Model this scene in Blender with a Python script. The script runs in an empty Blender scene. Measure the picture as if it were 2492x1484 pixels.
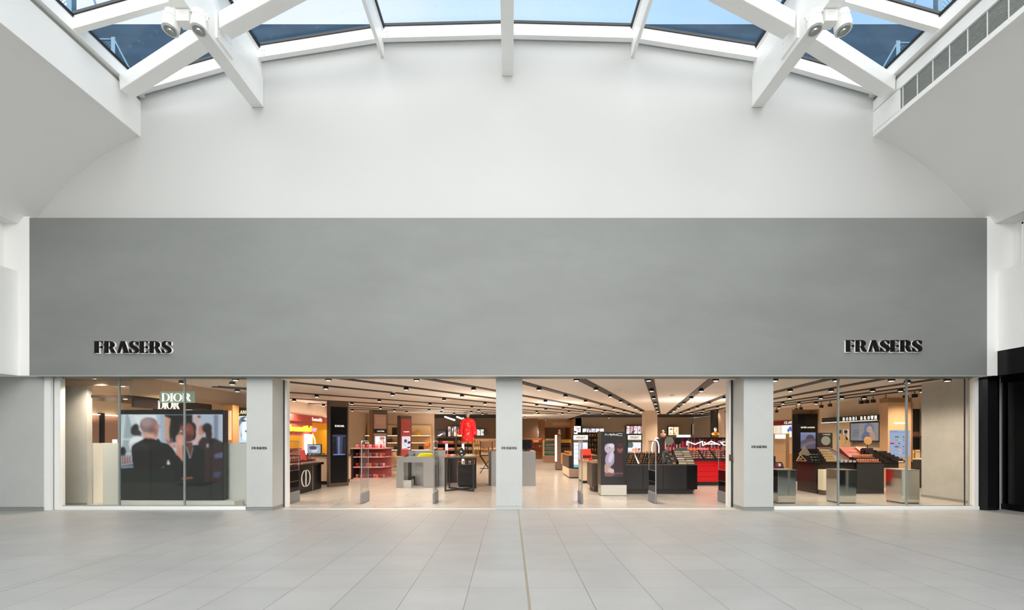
import bpy, bmesh, math, random
import numpy as np
from mathutils import Vector, Matrix
random.seed(7)
SC = bpy.context.scene
COL = SC.collection
R = math.radians
F, CX, CY, H = 1037.8, 1241.0, 1066.0, 1.525      # focal length in pixels, vanishing point, eye height

# ------------------------------------------------------------------ camera, world, lights, exposure
cd = bpy.data.cameras.new('camera'); cam = bpy.data.objects.new('camera', cd); COL.objects.link(cam)
cd.sensor_width = 36; cd.sensor_fit = 'HORIZONTAL'; cd.lens = F/2492*36
cd.shift_x = 5/2492; cd.shift_y = 324/2492; cd.clip_end = 300
cam.location = (0, 0, H); cam.rotation_euler = (R(90), 0, 0); SC.camera = cam
SC.view_settings.view_transform = 'Standard'; SC.view_settings.look = 'None'
SC.view_settings.gamma = 1; SC.view_settings.use_curve_mapping = False
SC.view_settings.exposure = 0.10
SC.cycles.max_bounces = 10; SC.cycles.diffuse_bounces = 6; SC.cycles.glossy_bounces = 4
SC.cycles.transparent_max_bounces = 12; SC.cycles.caustics_reflective = False; SC.cycles.caustics_refractive = False
SC.cycles.sample_clamp_indirect = 8

w = bpy.data.worlds.new('sky'); SC.world = w; w.use_nodes = True
nt = w.node_tree; nt.nodes.clear()
out = nt.nodes.new('ShaderNodeOutputWorld'); bg = nt.nodes.new('ShaderNodeBackground')
tc = nt.nodes.new('ShaderNodeTexCoord'); sx = nt.nodes.new('ShaderNodeSeparateXYZ')
nz = nt.nodes.new('ShaderNodeTexNoise'); nz.inputs['Scale'].default_value = 2.2; nz.inputs['Detail'].default_value = 5
ad = nt.nodes.new('ShaderNodeMath'); ad.operation = 'MULTIPLY_ADD'; ad.inputs[1].default_value = .55
rp = nt.nodes.new('ShaderNodeValToRGB')
rp.color_ramp.elements[0].position = -0.0; rp.color_ramp.elements[0].color = (.92, .95, 1.0, 1)
rp.color_ramp.elements[1].position = 1.0; rp.color_ramp.elements[1].color = (.27, .53, .90, 1)
e = rp.color_ramp.elements.new(.36); e.color = (.86, .91, .99, 1)
e = rp.color_ramp.elements.new(.55); e.color = (.60, .80, .96, 1)
ma = nt.nodes.new('ShaderNodeMath'); ma.operation = 'MULTIPLY_ADD'; ma.inputs[1].default_value = .62; ma.inputs[2].default_value = .33
hz = nt.nodes.new('ShaderNodeMix'); hz.data_type = 'RGBA'; hz.inputs['B'].default_value = (1, .965, .92, 1)   # unseen sky behind the camera, whitened to light the mall neutrally
mr = nt.nodes.new('ShaderNodeMapRange'); mr.inputs['From Min'].default_value = .2; mr.inputs['From Max'].default_value = -.3
nt.links.new(sx.outputs['Y'], mr.inputs['Value']); nt.links.new(mr.outputs[0], hz.inputs['Factor'])
nt.links.new(tc.outputs['Generated'], sx.inputs[0]); nt.links.new(tc.outputs['Generated'], nz.inputs['Vector'])
nt.links.new(sx.outputs['X'], ma.inputs[0])
sb = nt.nodes.new('ShaderNodeMath'); sb.operation = 'SUBTRACT'; sb.inputs[1].default_value = .0
nt.links.new(nz.outputs['Fac'], ad.inputs[0]); nt.links.new(ma.outputs[0], ad.inputs[2])
nt.links.new(ad.outputs[0], sb.inputs[0]); sb.inputs[1].default_value = .12
nt.links.new(sb.outputs[0], rp.inputs['Fac']); nt.links.new(rp.outputs[0], hz.inputs['A']); nt.links.new(hz.outputs['Result'], bg.inputs['Color'])
st = nt.nodes.new('ShaderNodeMapRange'); st.inputs['From Min'].default_value = .1; st.inputs['From Max'].default_value = -.5
st.inputs['To Min'].default_value = 1.05; st.inputs['To Max'].default_value = 3.9      # unseen half of the sky behind the camera, boosted to brighten the mall
nt.links.new(sx.outputs['Y'], st.inputs['Value']); nt.links.new(st.outputs[0], bg.inputs['Strength'])
nt.links.new(bg.outputs[0], out.inputs[0])

def area(name, loc, rot, sx_, sy_, power, col=(1, 1, 1)):
    l = bpy.data.lights.new(name, 'AREA'); l.shape = 'RECTANGLE'; l.size = sx_; l.size_y = sy_
    l.energy = power; l.color = col
    o = bpy.data.objects.new(name, l); COL.objects.link(o); o.location = loc; o.rotation_euler = rot
    return o
# added unseen fill lights for the mall, high behind the camera and above it
area('fill_behind', (0, -11, 7.0), (R(88), 0, 0), 16.5, 3.6, 1080, (1, .975, .945))
area('fill_overhead', (0, -2.5, 8.9), (R(4), 0, 0), 13, 8, 760, (1, .975, .945))

# ------------------------------------------------------------------ materials
MATS = {}
def mat(name, col, rough=.5, metal=0, emit=0, var=.0, scale=6, bump=0, coat=0, spec=.5, stretch=None, ecol=None):
    if name in MATS: return MATS[name]
    m = bpy.data.materials.new(name); m.use_nodes = True; n = m.node_tree
    b = n.nodes['Principled BSDF']
    b.inputs['Base Color'].default_value = (*col, 1); b.inputs['Roughness'].default_value = rough
    b.inputs['Metallic'].default_value = metal; b.inputs['Coat Weight'].default_value = coat
    b.inputs['Specular IOR Level'].default_value = spec
    if emit:
        b.inputs['Emission Color'].default_value = (*(ecol or col), 1); b.inputs['Emission Strength'].default_value = emit
    if var or bump:
        t = n.nodes.new('ShaderNodeTexCoord'); z = n.nodes.new('ShaderNodeTexNoise')
        z.inputs['Scale'].default_value = scale; z.inputs['Detail'].default_value = 7; z.inputs['Roughness'].default_value = .6
        if stretch:
            mp = n.nodes.new('ShaderNodeMapping'); mp.inputs['Scale'].default_value = stretch
            n.links.new(t.outputs['Object'], mp.inputs[0]); n.links.new(mp.outputs[0], z.inputs['Vector'])
        else: n.links.new(t.outputs['Object'], z.inputs['Vector'])
        if var:
            r = n.nodes.new('ShaderNodeValToRGB')
            r.color_ramp.elements[0].position = .3; r.color_ramp.elements[1].position = .7
            r.color_ramp.elements[0].color = (*[c*(1-var) for c in col], 1)
            r.color_ramp.elements[1].color = (*[min(1, c*(1+var)) for c in col], 1)
            n.links.new(z.outputs['Fac'], r.inputs[0]); n.links.new(r.outputs[0], b.inputs['Base Color'])
        if bump:
            q = n.nodes.new('ShaderNodeBump'); q.inputs['Strength'].default_value = bump; q.inputs['Distance'].default_value = .01
            n.links.new(z.outputs['Fac'], q.inputs['Height']); n.links.new(q.outputs[0], b.inputs['Normal'])
    MATS[name] = m
    return m
def srgb(r, g, b):
    f = lambda c: (c/255/12.92 if c/255 <= .04045 else ((c/255+.055)/1.055)**2.4)
    return (f(r), f(g), f(b))
def glassmat(name, tint, refl=.12, rough=0, dirt=0):
    m = bpy.data.materials.new(name); m.use_nodes = True; n = m.node_tree; n.nodes.clear()
    o = n.nodes.new('ShaderNodeOutputMaterial'); t = n.nodes.new('ShaderNodeBsdfTransparent'); g = n.nodes.new('ShaderNodeBsdfGlossy')
    t.inputs[0].default_value = (*tint, 1); g.inputs['Roughness'].default_value = rough
    lw = n.nodes.new('ShaderNodeLayerWeight'); pw = n.nodes.new('ShaderNodeMath'); pw.operation = 'POWER'; pw.inputs[1].default_value = 4
    n.links.new(lw.outputs['Facing'], pw.inputs[0])
    ml = n.nodes.new('ShaderNodeMath'); ml.operation = 'MULTIPLY_ADD'; ml.inputs[1].default_value = refl*.6; ml.inputs[2].default_value = refl*.045
    ml.use_clamp = True; n.links.new(pw.outputs[0], ml.inputs[0])
    mx = n.nodes.new('ShaderNodeMixShader'); n.links.new(ml.outputs[0], mx.inputs[0])
    n.links.new(t.outputs[0], mx.inputs[1]); n.links.new(g.outputs[0], mx.inputs[2])
    last = mx
    if dirt:
        d = n.nodes.new('ShaderNodeBsdfDiffuse'); d.inputs[0].default_value = (.8, .85, .9, 1)
        tc = n.nodes.new('ShaderNodeTexCoord'); z = n.nodes.new('ShaderNodeTexNoise'); z.inputs['Scale'].default_value = 9
        z.inputs['Detail'].default_value = 10
        rr = n.nodes.new('ShaderNodeValToRGB'); rr.color_ramp.elements[0].position = .62; rr.color_ramp.elements[1].position = .8
        rr.color_ramp.elements[1].color = (dirt, dirt, dirt, 1)
        n.links.new(tc.outputs['Object'], z.inputs['Vector']); n.links.new(z.outputs['Fac'], rr.inputs[0])
        m2 = n.nodes.new('ShaderNodeMixShader'); n.links.new(rr.outputs[0], m2.inputs[0])
        n.links.new(mx.outputs[0], m2.inputs[1]); n.links.new(d.outputs[0], m2.inputs[2]); last = m2
    n.links.new(last.outputs[0], o.inputs[0]); MATS[name] = m
    return m
def screenmat(name, strength):
    m = bpy.data.materials.new(name); m.use_nodes = True; n = m.node_tree; b = n.nodes['Principled BSDF']
    a = n.nodes.new('ShaderNodeVertexColor'); a.layer_name = 'Col'
    b.inputs['Base Color'].default_value = (.01, .01, .01, 1); b.inputs['Roughness'].default_value = .15
    n.links.new(a.outputs[0], b.inputs['Emission Color']); b.inputs['Emission Strength'].default_value = strength
    MATS[name] = m; return m
def printmat(name):
    m = bpy.data.materials.new(name); m.use_nodes = True; n = m.node_tree; b = n.nodes['Principled BSDF']
    a = n.nodes.new('ShaderNodeVertexColor'); a.layer_name = 'Col'
    n.links.new(a.outputs[0], b.inputs['Base Color']); MATS[name] = m; return m

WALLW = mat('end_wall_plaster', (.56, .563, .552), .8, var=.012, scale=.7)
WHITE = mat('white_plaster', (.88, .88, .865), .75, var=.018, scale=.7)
CEILW = mat('vault_plaster', (.77, .77, .755), .8, var=.012, scale=.6)
STEEL = mat('white_painted_steel', (.88, .88, .86), .35, var=.01, scale=2)
GREYP = mat('grey_polished_plaster', (.207, .216, .210), .55, var=.085, scale=.8, stretch=(.55, 1, 1.3), bump=.06)
PILL = mat('pale_grey_plaster', (.495, .51, .495), .7, var=.03, scale=3)
PILS = mat('mottled_grey_plaster', (.47, .47, .45), .7, var=.08, scale=3, bump=.1)
SKIRT = mat('grey_skirting', (.27, .27, .26), .4)
BLACK = mat('black_gloss', (.006, .006, .007), .16, spec=.22)
LETB = mat('black_letter_face', (.004, .004, .004), .5, spec=.15)
BLKM = mat('black_matt', (.012, .012, .012), .6)
GASK = mat('black_gasket', (.01, .012, .015), .5)
CHROME = mat('brushed_aluminium', (.55, .56, .56), .3, 1)
STEELB = mat('brushed_steel_counter', (.34, .33, .315), .32, .8, var=.04, scale=30, stretch=(1, 1, .05))
MIRR = mat('polished_steel', (.62, .64, .62), .08, 1)
BROWN = mat('dark_bronze', (.105, .078, .06), .4, .3, var=.05)
BEIGE = mat('beige_wall', (.62, .50, .38), .7, var=.02, scale=1.5)
STCEIL = mat('store_ceiling_paint', (.84, .79, .735), .8)
WCAB = mat('white_lacquer', (.72, .72, .68), .35)
RED = mat('red_lacquer', (.62, .005, .012), .25)
BLKC = mat('charcoal_lacquer', (.022, .022, .024), .22, var=.05)
DKBR = mat('dark_brown_lacquer', (.03, .02, .018), .25)
SIGNW = mat('white_lit_letters', (.9, .9, .88), .4, emit=.6)
SIGNM = mat('white_letters', (.85, .85, .83), .4)
GOLDL = mat('gold_lit_letters', (.9, .75, .45), .4, emit=.6)
GLOWW = mat('warm_white_light', (1, .88, .70), .4, emit=3.0)
GLOWC = mat('cool_white_light', (1, .98, .96), .4, emit=2.0)
WOOD = mat('pale_oak', (.45, .27, .13), .5, var=.15, scale=8, stretch=(1, 1, 8))
GLASS = glassmat('clear_shop_glass', (.94, .955, .94), .45)
GLASSP = glassmat('acrylic_panel', (.95, .95, .95), .7)
ROOFG = glassmat('tinted_roof_glass', (.94, .97, 1.0), .3, dirt=.07)
DARKG = mat('dark_shop_glass', (.006, .007, .008), .05)
SCR = screenmat('screen_picture', 1.0)
SCRD = screenmat('dim_screen_picture', .7)
SCRB = screenmat('bright_lightbox_picture', 1.35)
PRNT = printmat('printed_picture')

def tilemat():
    m = bpy.data.materials.new('mall_floor_tiles'); m.use_nodes = True; n = m.node_tree; b = n.nodes['Principled BSDF']
    t = n.nodes.new('ShaderNodeTexCoord'); mp = n.nodes.new('ShaderNodeMapping')
    mp.inputs['Location'].default_value = (-.175+.592*20, -4.35+18, 0); n.links.new(t.outputs['Object'], mp.inputs[0])
    def brick(sw, sh, mort):
        k = n.nodes.new('ShaderNodeTexBrick'); k.offset = 0; k.squash = 1
        k.inputs['Scale'].default_value = 1; k.inputs['Brick Width'].default_value = sw; k.inputs['Row Height'].default_value = sh
        k.inputs['Mortar Size'].default_value = mort; k.inputs['Mortar Smooth'].default_value = .1
        n.links.new(mp.outputs[0], k.inputs['Vector']); return k
    k = brick(.592, .6, .0034)
    k.inputs['Color1'].default_value = (.335, .335, .327, 1); k.inputs['Color2'].default_value = (.362, .362, .354, 1)
    k.inputs['Mortar'].default_value = (.24, .235, .225, 1); k.inputs['Bias'].default_value = 0
    k2 = brick(.592, 200, .0034)
    z = n.nodes.new('ShaderNodeTexNoise'); z.inputs['Scale'].default_value = 3; z.inputs['Detail'].default_value = 8
    mp2 = n.nodes.new('ShaderNodeMapping'); mp2.inputs['Scale'].default_value = (.5, 1.1, 1)
    n.links.new(t.outputs['Object'], mp2.inputs[0]); n.links.new(mp2.outputs[0], z.inputs['Vector'])
    rr = n.nodes.new('ShaderNodeValToRGB'); rr.color_ramp.elements[0].color = (.96, .96, .955, 1); rr.color_ramp.elements[1].color = (1.03, 1.03, 1.02, 1)
    rr.color_ramp.elements[0].position = .35; rr.color_ramp.elements[1].position = .65
    n.links.new(z.outputs['Fac'], rr.inputs[0])
    mx = n.nodes.new('ShaderNodeMix'); mx.data_type = 'RGBA'; mx.blend_type = 'MULTIPLY'; mx.inputs['Factor'].default_value = 1
    n.links.new(k.outputs['Color'], mx.inputs['A']); n.links.new(rr.outputs[0], mx.inputs['B'])
    m2 = n.nodes.new('ShaderNodeMix'); m2.data_type = 'RGBA'; n.links.new(k2.outputs['Fac'], m2.inputs['Factor'])
    n.links.new(mx.outputs['Result'], m2.inputs['A']); m2.inputs['B'].default_value = (.15, .145, .135, 1)
    n.links.new(m2.outputs['Result'], b.inputs['Base Color'])
    b.inputs['Roughness'].default_value = .38; b.inputs['Specular IOR Level'].default_value = .45
    return m
def marblemat():
    m = bpy.data.materials.new('store_marble_floor'); m.use_nodes = True; n = m.node_tree; b = n.nodes['Principled BSDF']
    t = n.nodes.new('ShaderNodeTexCoord'); z = n.nodes.new('ShaderNodeTexNoise'); z.inputs['Scale'].default_value = .55
    z.inputs['Detail'].default_value = 12; z.inputs['Distortion'].default_value = 1.2
    n.links.new(t.outputs['Object'], z.inputs['Vector'])
    rr = n.nodes.new('ShaderNodeValToRGB'); cr = rr.color_ramp
    cr.elements[0].position = .0; cr.elements[0].color = (.48, .45, .415, 1); cr.elements[1].position = 1; cr.elements[1].color = (.48, .45, .415, 1)
    e = cr.elements.new(.495); e.color = (.485, .455, .42, 1); e = cr.elements.new(.505); e.color = (.40, .37, .33, 1); e = cr.elements.new(.515); e.color = (.485, .455, .42, 1)
    k = n.nodes.new('ShaderNodeTexBrick'); k.offset = .0; k.inputs['Scale'].default_value = 1; k.inputs['Brick Width'].default_value = .9
    k.inputs['Row Height'].default_value = .9; k.inputs['Mortar Size'].default_value = .002
    k.inputs['Color1'].default_value = (1, 1, 1, 1); k.inputs['Color2'].default_value = (.95, .95, .95, 1); k.inputs['Mortar'].default_value = (.5, .47, .44, 1)
    mp = n.nodes.new('ShaderNodeMapping'); mp.inputs['Location'].default_value = (20, 0, 0); mp.inputs['Rotation'].default_value = (0, 0, .09)
    n.links.new(t.outputs['Object'], mp.inputs[0]); n.links.new(mp.outputs[0], k.inputs['Vector'])
    n.links.new(z.outputs['Fac'], rr.inputs[0])
    mx = n.nodes.new('ShaderNodeMix'); mx.data_type = 'RGBA'; mx.blend_type = 'MULTIPLY'; mx.inputs['Factor'].default_value = 1
    n.links.new(rr.outputs[0], mx.inputs['A']); n.links.new(k.outputs['Color'], mx.inputs['B'])
    n.links.new(mx.outputs['Result'], b.inputs['Base Color']); b.inputs['Roughness'].default_value = .22
    return m
TILE = tilemat(); MARB = marblemat()

# ------------------------------------------------------------------ mesh helpers
class MB:
    def __init__(s): s.v = []; s.f = []; s.m = []; s.cm = 0
    def add(s, vs, fs):
        b = len(s.v); s.v += [Vector(p) for p in vs]; s.f += [tuple(b+i for i in f) for f in fs]; s.m += [s.cm]*len(fs); return s
    def box(s, x0, x1, y0, y1, z0, z1):
        x0, x1 = sorted((x0, x1)); y0, y1 = sorted((y0, y1)); z0, z1 = sorted((z0, z1))
        return s.add([(x0,y0,z0),(x1,y0,z0),(x1,y1,z0),(x0,y1,z0),(x0,y0,z1),(x1,y0,z1),(x1,y1,z1),(x0,y1,z1)],
              [(0,3,2,1),(4,5,6,7),(0,1,5,4),(1,2,6,5),(2,3,7,6),(3,0,4,7)])
    def prism(s, poly, y0, y1):                     # polygon in x,z extruded along y
        n = len(poly); a = [(p[0], y0, p[1]) for p in poly]; b = [(p[0], y1, p[1]) for p in poly]
        ar = sum(poly[i][0]*poly[(i+1)%n][1]-poly[(i+1)%n][0]*poly[i][1] for i in range(n))
        fs = [tuple(range(n)), tuple(range(2*n-1, n-1, -1))]+[(i, i+n, (i+1)%n+n, (i+1)%n) for i in range(n)]
        if ar < 0: fs = [f[::-1] for f in fs]
        return s.add(a+b, fs)
    def pxy(s, poly, z0, z1):                       # polygon in x,y extruded up
        n = len(poly); ar = sum(poly[i][0]*poly[(i+1)%n][1]-poly[(i+1)%n][0]*poly[i][1] for i in range(n))
        if ar < 0: poly = poly[::-1]
        a = [(p[0], p[1], z0) for p in poly]; b = [(p[0], p[1], z1) for p in poly]
        return s.add(a+b, [tuple(range(n-1, -1, -1)), tuple(range(n, 2*n))]+[(i, (i+1)%n, (i+1)%n+n, i+n) for i in range(n)])
    def pyz(s, poly, x0, x1):
        n = len(poly); a = [(x0, p[0], p[1]) for p in poly]; b = [(x1, p[0], p[1]) for p in poly]
        return s.add(a+b, [tuple(range(n)), tuple(range(2*n-1, n-1, -1))]+[(i, i+n, (i+1)%n+n, (i+1)%n) for i in range(n)])
    def ribbon(s, A, B, y0, y1):                    # strip between two x,z point lists
        n = len(A)
        for i in range(n-1): s.prism([A[i], A[i+1], B[i+1], B[i]], y0, y1)
        return s
    def bar(s, p, q, w_, h_, up=(0, 0, 1)):
        p = Vector(p); q = Vector(q); d = (q-p).normalized(); up = Vector(up)
        if abs(d.dot(up)) > .99: up = Vector((1, 0, 0))
        a = d.cross(up).normalized()*w_/2; b = a.cross(d).normalized()*h_/2
        return s.add([p-a-b, p+a-b, p+a+b, p-a+b, q-a-b, q+a-b, q+a+b, q-a+b],
              [(0,1,2,3),(7,6,5,4),(0,4,5,1),(1,5,6,2),(2,6,7,3),(3,7,4,0)])
    def tube(s, p, q, r, r2=None, n=12):
        p = Vector(p); q = Vector(q); r2 = r if r2 is None else r2; d = (q-p).normalized()
        up = Vector((0, 0, 1)) if abs(d.z) < .9 else Vector((1, 0, 0)); a = d.cross(up).normalized(); b = a.cross(d)
        ring = lambda c, rr: [c+(a*math.cos(t*2*math.pi/n)+b*math.sin(t*2*math.pi/n))*rr for t in range(n)]
        return s.add(ring(p, r)+ring(q, r2), [tuple(range(n)), tuple(range(2*n-1, n-1, -1))]+[(i, i+n, (i+1)%n+n, (i+1)%n) for i in range(n)])
    def path(s, pts, r, n=8):
        for i in range(len(pts)-1): s.tube(pts[i], pts[i+1], r, n=n)
        return s
    def loft(s, rings, n=16, fn=None):              # rings: (cx, cy, z, rx, ry)
        vs = []
        for j, (cx, cy, z, rx, ry) in enumerate(rings):
            for i in range(n):
                t = 2*math.pi*i/n; k = fn(i, j) if fn else 1
                vs.append((cx+rx*k*math.cos(t), cy+ry*k*math.sin(t), z))
        fs = [(j*n+i, j*n+(i+1)%n, (j+1)*n+(i+1)%n, (j+1)*n+i) for j in range(len(rings)-1) for i in range(n)]
        fs += [tuple(range(n-1, -1, -1)), tuple(range((len(rings)-1)*n, len(rings)*n))]
        return s.add(vs, fs)
    def lathe(s, cx, cy, prof, n=14): return s.loft([(cx, cy, z, max(r, .0005), max(r, .0005)) for r, z in prof], n)
    def disc(s, c, nrm, r, th=.01, n=24):
        c = Vector(c); nrm = Vector(nrm).normalized(); return s.tube(c-nrm*th/2, c+nrm*th/2, r, n=n)
    def build(s, name, m, parent=None, local=False, bev=0, smooth=False, **tags):
        me = bpy.data.meshes.new(name); o = bpy.data.objects.new(name, me); COL.objects.link(o)
        vs = s.v
        if parent is not None:
            o.parent = parent
            if not local:
                mi = world_of(parent).inverted(); vs = [mi @ p for p in vs]
        elif not local and vs:                       # own origin at the base centre
            lo = Vector([min(p[i] for p in vs) for i in range(3)]); hi = Vector([max(p[i] for p in vs) for i in range(3)])
            c = Vector(((lo.x+hi.x)/2, (lo.y+hi.y)/2, lo.z)) if not tags.get('atorigin') else Vector((0, 0, 0))
            o.location = c; vs = [p-c for p in vs]
        me.from_pydata([tuple(p) for p in vs], [], s.f)
        ms = m if isinstance(m, (list, tuple)) else [m]
        for q in ms: me.materials.append(q)
        if len(ms) > 1: me.polygons.foreach_set('material_index', s.m)
        if smooth: me.polygons.foreach_set('use_smooth', [True]*len(s.f))
        me.update()
        if bev:
            b = o.modifiers.new('bevel', 'BEVEL'); b.width = bev; b.segments = 2; b.limit_method = 'ANGLE'
        return o
def world_of(o):
    m = o.matrix_basis.copy() if False else Matrix.LocRotScale(o.location, o.rotation_euler, o.scale)
    return world_of(o.parent) @ m if o.parent else m
def tag(o, label=None, cat=None, group=None, kind=None):
    if label: o['label'] = label
    if cat: o['category'] = cat
    if group: o['group'] = group
    if kind: o['kind'] = kind
    return o
def thing(name, label, cat, loc, rz=0, group=None):
    o = bpy.data.objects.new(name, None); COL.objects.link(o); o.location = loc; o.rotation_euler = (0, 0, rz)
    o.empty_display_size = .1
    return tag(o, label, cat, group)
def struct(name, mb, m, **k):
    o = mb.build(name, m, **k); o['kind'] = 'structure'; return o
def box(*a): return MB().box(*a)
def P(px, py, Y): return Vector(((px-CX)/F*Y, Y, H+(CY-py)/F*Y))
def X(px, Y): return (px-CX)/F*Y
def Z(py, Y): return H+(CY-py)/F*Y
def FY(py): return H*F/(py-CY)

_fontcache = {}
def letters(text, x0, x1, z0, z1, y, m, parent, depth=.01, name='lettering', bold=.0, axis='y', flip=False):
    """text fitted into the rectangle; axis 'y' faces -Y (x0..x1 are X), axis '+x' faces +X (x0..x1 are Y, read left to right)"""
    c = bpy.data.curves.new('t', 'FONT'); c.body = text; c.extrude = .5; c.offset = bold; c.resolution_u = 3
    t = bpy.data.objects.new('t', c); COL.objects.link(t)
    bpy.context.view_layer.update()
    me = bpy.data.meshes.new_from_object(t.evaluated_get(bpy.context.evaluated_depsgraph_get()))
    bpy.data.objects.remove(t); bpy.data.curves.remove(c)
    vs = [v.co.copy() for v in me.vertices]
    lx, hx = min(v.x for v in vs), max(v.x for v in vs); ly, hy = min(v.y for v in vs), max(v.y for v in vs)
    mi = world_of(parent).inverted() if parent else Matrix()
    for v, p in zip(me.vertices, vs):
        u = (p.x-lx)/(hx-lx); q = (p.y-ly)/(hy-ly); d = (.5-p.z)*depth
        if axis == 'y': W = Vector((x0+(x1-x0)*u, y-depth+d, z0+(z1-z0)*q))
        elif axis == '+x': W = Vector((y+depth-d, x0+(x1-x0)*u, z0+(z1-z0)*q))
        elif axis == '-x': W = Vector((y-depth+d, x0+(x1-x0)*u, z0+(z1-z0)*q))
        v.co = mi @ W if axis != 'l' else Vector((x0+(x1-x0)*u, y-depth+d, z0+(z1-z0)*q))
    me.name = name; me.materials.clear(); me.materials.append(m)
    o = bpy.data.objects.new(name, me); COL.objects.link(o)
    if parent: o.parent = parent
    return o

# hand-drawn serif capitals, in the sheet coordinates of one sign (baseline 500, top 190)
def ell(cx, cy, rx, ry, n=20, a0=0, a1=360): return [(cx+rx*math.cos(R(a0+(a1-a0)*i/n)), cy+ry*math.sin(R(a0+(a1-a0)*i/n))) for i in range(n)]
def glyph(ch):
    P_, Rb = [], []
    if ch in 'FE':
        o = 0
        P_ += [[(20, 190), (115, 190), (115, 500), (20, 500)], [(0, 500), (22, 485), (115, 485), (150 if ch == 'F' else 115, 500)],
               [(0, 190), (230, 190), (228, 202), (0, 200)], [(165, 200), (230, 192), (235, 238), (215, 222)],
               [(110, 340), (190, 338), (190, 352), (110, 352)], ell(207, 346, 24, 33)]
        if ch == 'E': P_ += [[(0, 500), (0, 490), (240, 486), (238, 500)], [(165, 490), (218, 468), (240, 455), (238, 498)]]
        wd = 238
    if ch == 'R':
        P_ += [[(25, 190), (115, 190), (115, 500), (25, 500)], [(0, 500), (25, 487), (115, 487), (140, 500)], [(0, 190), (120, 190), (120, 202), (25, 202)],
               [(160, 360), (225, 348), (315, 488), (322, 500), (262, 500), (215, 478), (175, 400)]]
        Rb += [([(112, 190), (180, 190), (235, 203), (275, 235), (290, 272), (280, 315), (245, 345), (190, 364), (112, 366)],
                [(112, 202), (150, 202), (172, 212), (184, 240), (186, 272), (184, 310), (172, 340), (150, 352), (112, 354)])]
        wd = 320
    if ch == 'A':
        P_ += [[(120, 190), (165, 190), (75, 487), (100, 500), (0, 500), (24, 487)], [(118, 190), (205, 190), (312, 488), (320, 500), (185, 500), (206, 480), (135, 270)],
               [(85, 375), (190, 375), (190, 386), (82, 386)]]
        wd = 320
    if ch == 'S':
        A = [(250, 290), (252, 205), (196, 200), (120, 187), (50, 203), (8, 250), (10, 305), (55, 355), (135, 402), (178, 440), (170, 478), (120, 491), (70, 468), (38, 405), (0, 390)]
        B = [(232, 290), (190, 230), (166, 208), (122, 200), (96, 222), (88, 258), (125, 290), (185, 320), (245, 368), (265, 420), (245, 475), (190, 503), (120, 505), (68, 495), (14, 500)]
        Rb += [(A, B)]; wd = 268
    if ch == 'I':
        P_ += [[(25, 190), (85, 190), (85, 500), (25, 500)], [(0, 190), (110, 190), (110, 202), (0, 202)], [(0, 488), (110, 488), (110, 500), (0, 500)]]; wd = 112
    if ch == 'D':
        P_ += [[(25, 190), (85, 190), (85, 500), (25, 500)], [(0, 190), (90, 190), (90, 202), (0, 202)], [(0, 488), (90, 488), (90, 500), (0, 500)]]
        Rb += [([(80, 190), (160, 192), (240, 215), (290, 265), (305, 345), (290, 425), (240, 475), (160, 498), (80, 500)],
                [(80, 202), (150, 204), (205, 228), (235, 275), (242, 345), (235, 415), (205, 462), (150, 486), (80, 488)])]; wd = 305
    if ch == 'O':
        Rb += [(ell(160, 345, 160, 160, 28)+[(320, 345)], ell(160, 345, 98, 148, 28)+[(258, 345)])]; wd = 320
    return P_, Rb, wd
def serif(text, x0, x1, z0, z1, y, depth, offs=None, light=False):
    """mesh builders, one per letter, facing -Y"""
    pos, cur = [], 0
    adv = offs
    if adv is None:
        adv = []
        for ch in text: adv.append(cur); cur += glyph(ch)[2]+(28 if not light else 12)
        total = cur-28
    else: total = adv[-1]+glyph(text[-1])[2]
    k = (x1-x0)/total; kz = (z1-z0)/310; res = []
    for ch, a in zip(text, adv):
        P_, Rb, wd = glyph(ch); mb = MB(); tr = lambda p: (x0+(p[0]+a)*k, z0+(500-p[1])*kz)
        for j, q in enumerate(P_): mb.prism([tr(p) for p in q], y-depth-j*.00005, y)
        for A, B in Rb: mb.ribbon([tr(p) for p in A], [tr(p) for p in B], y-depth-.0006, y)
        res.append(mb)
    return res

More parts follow.
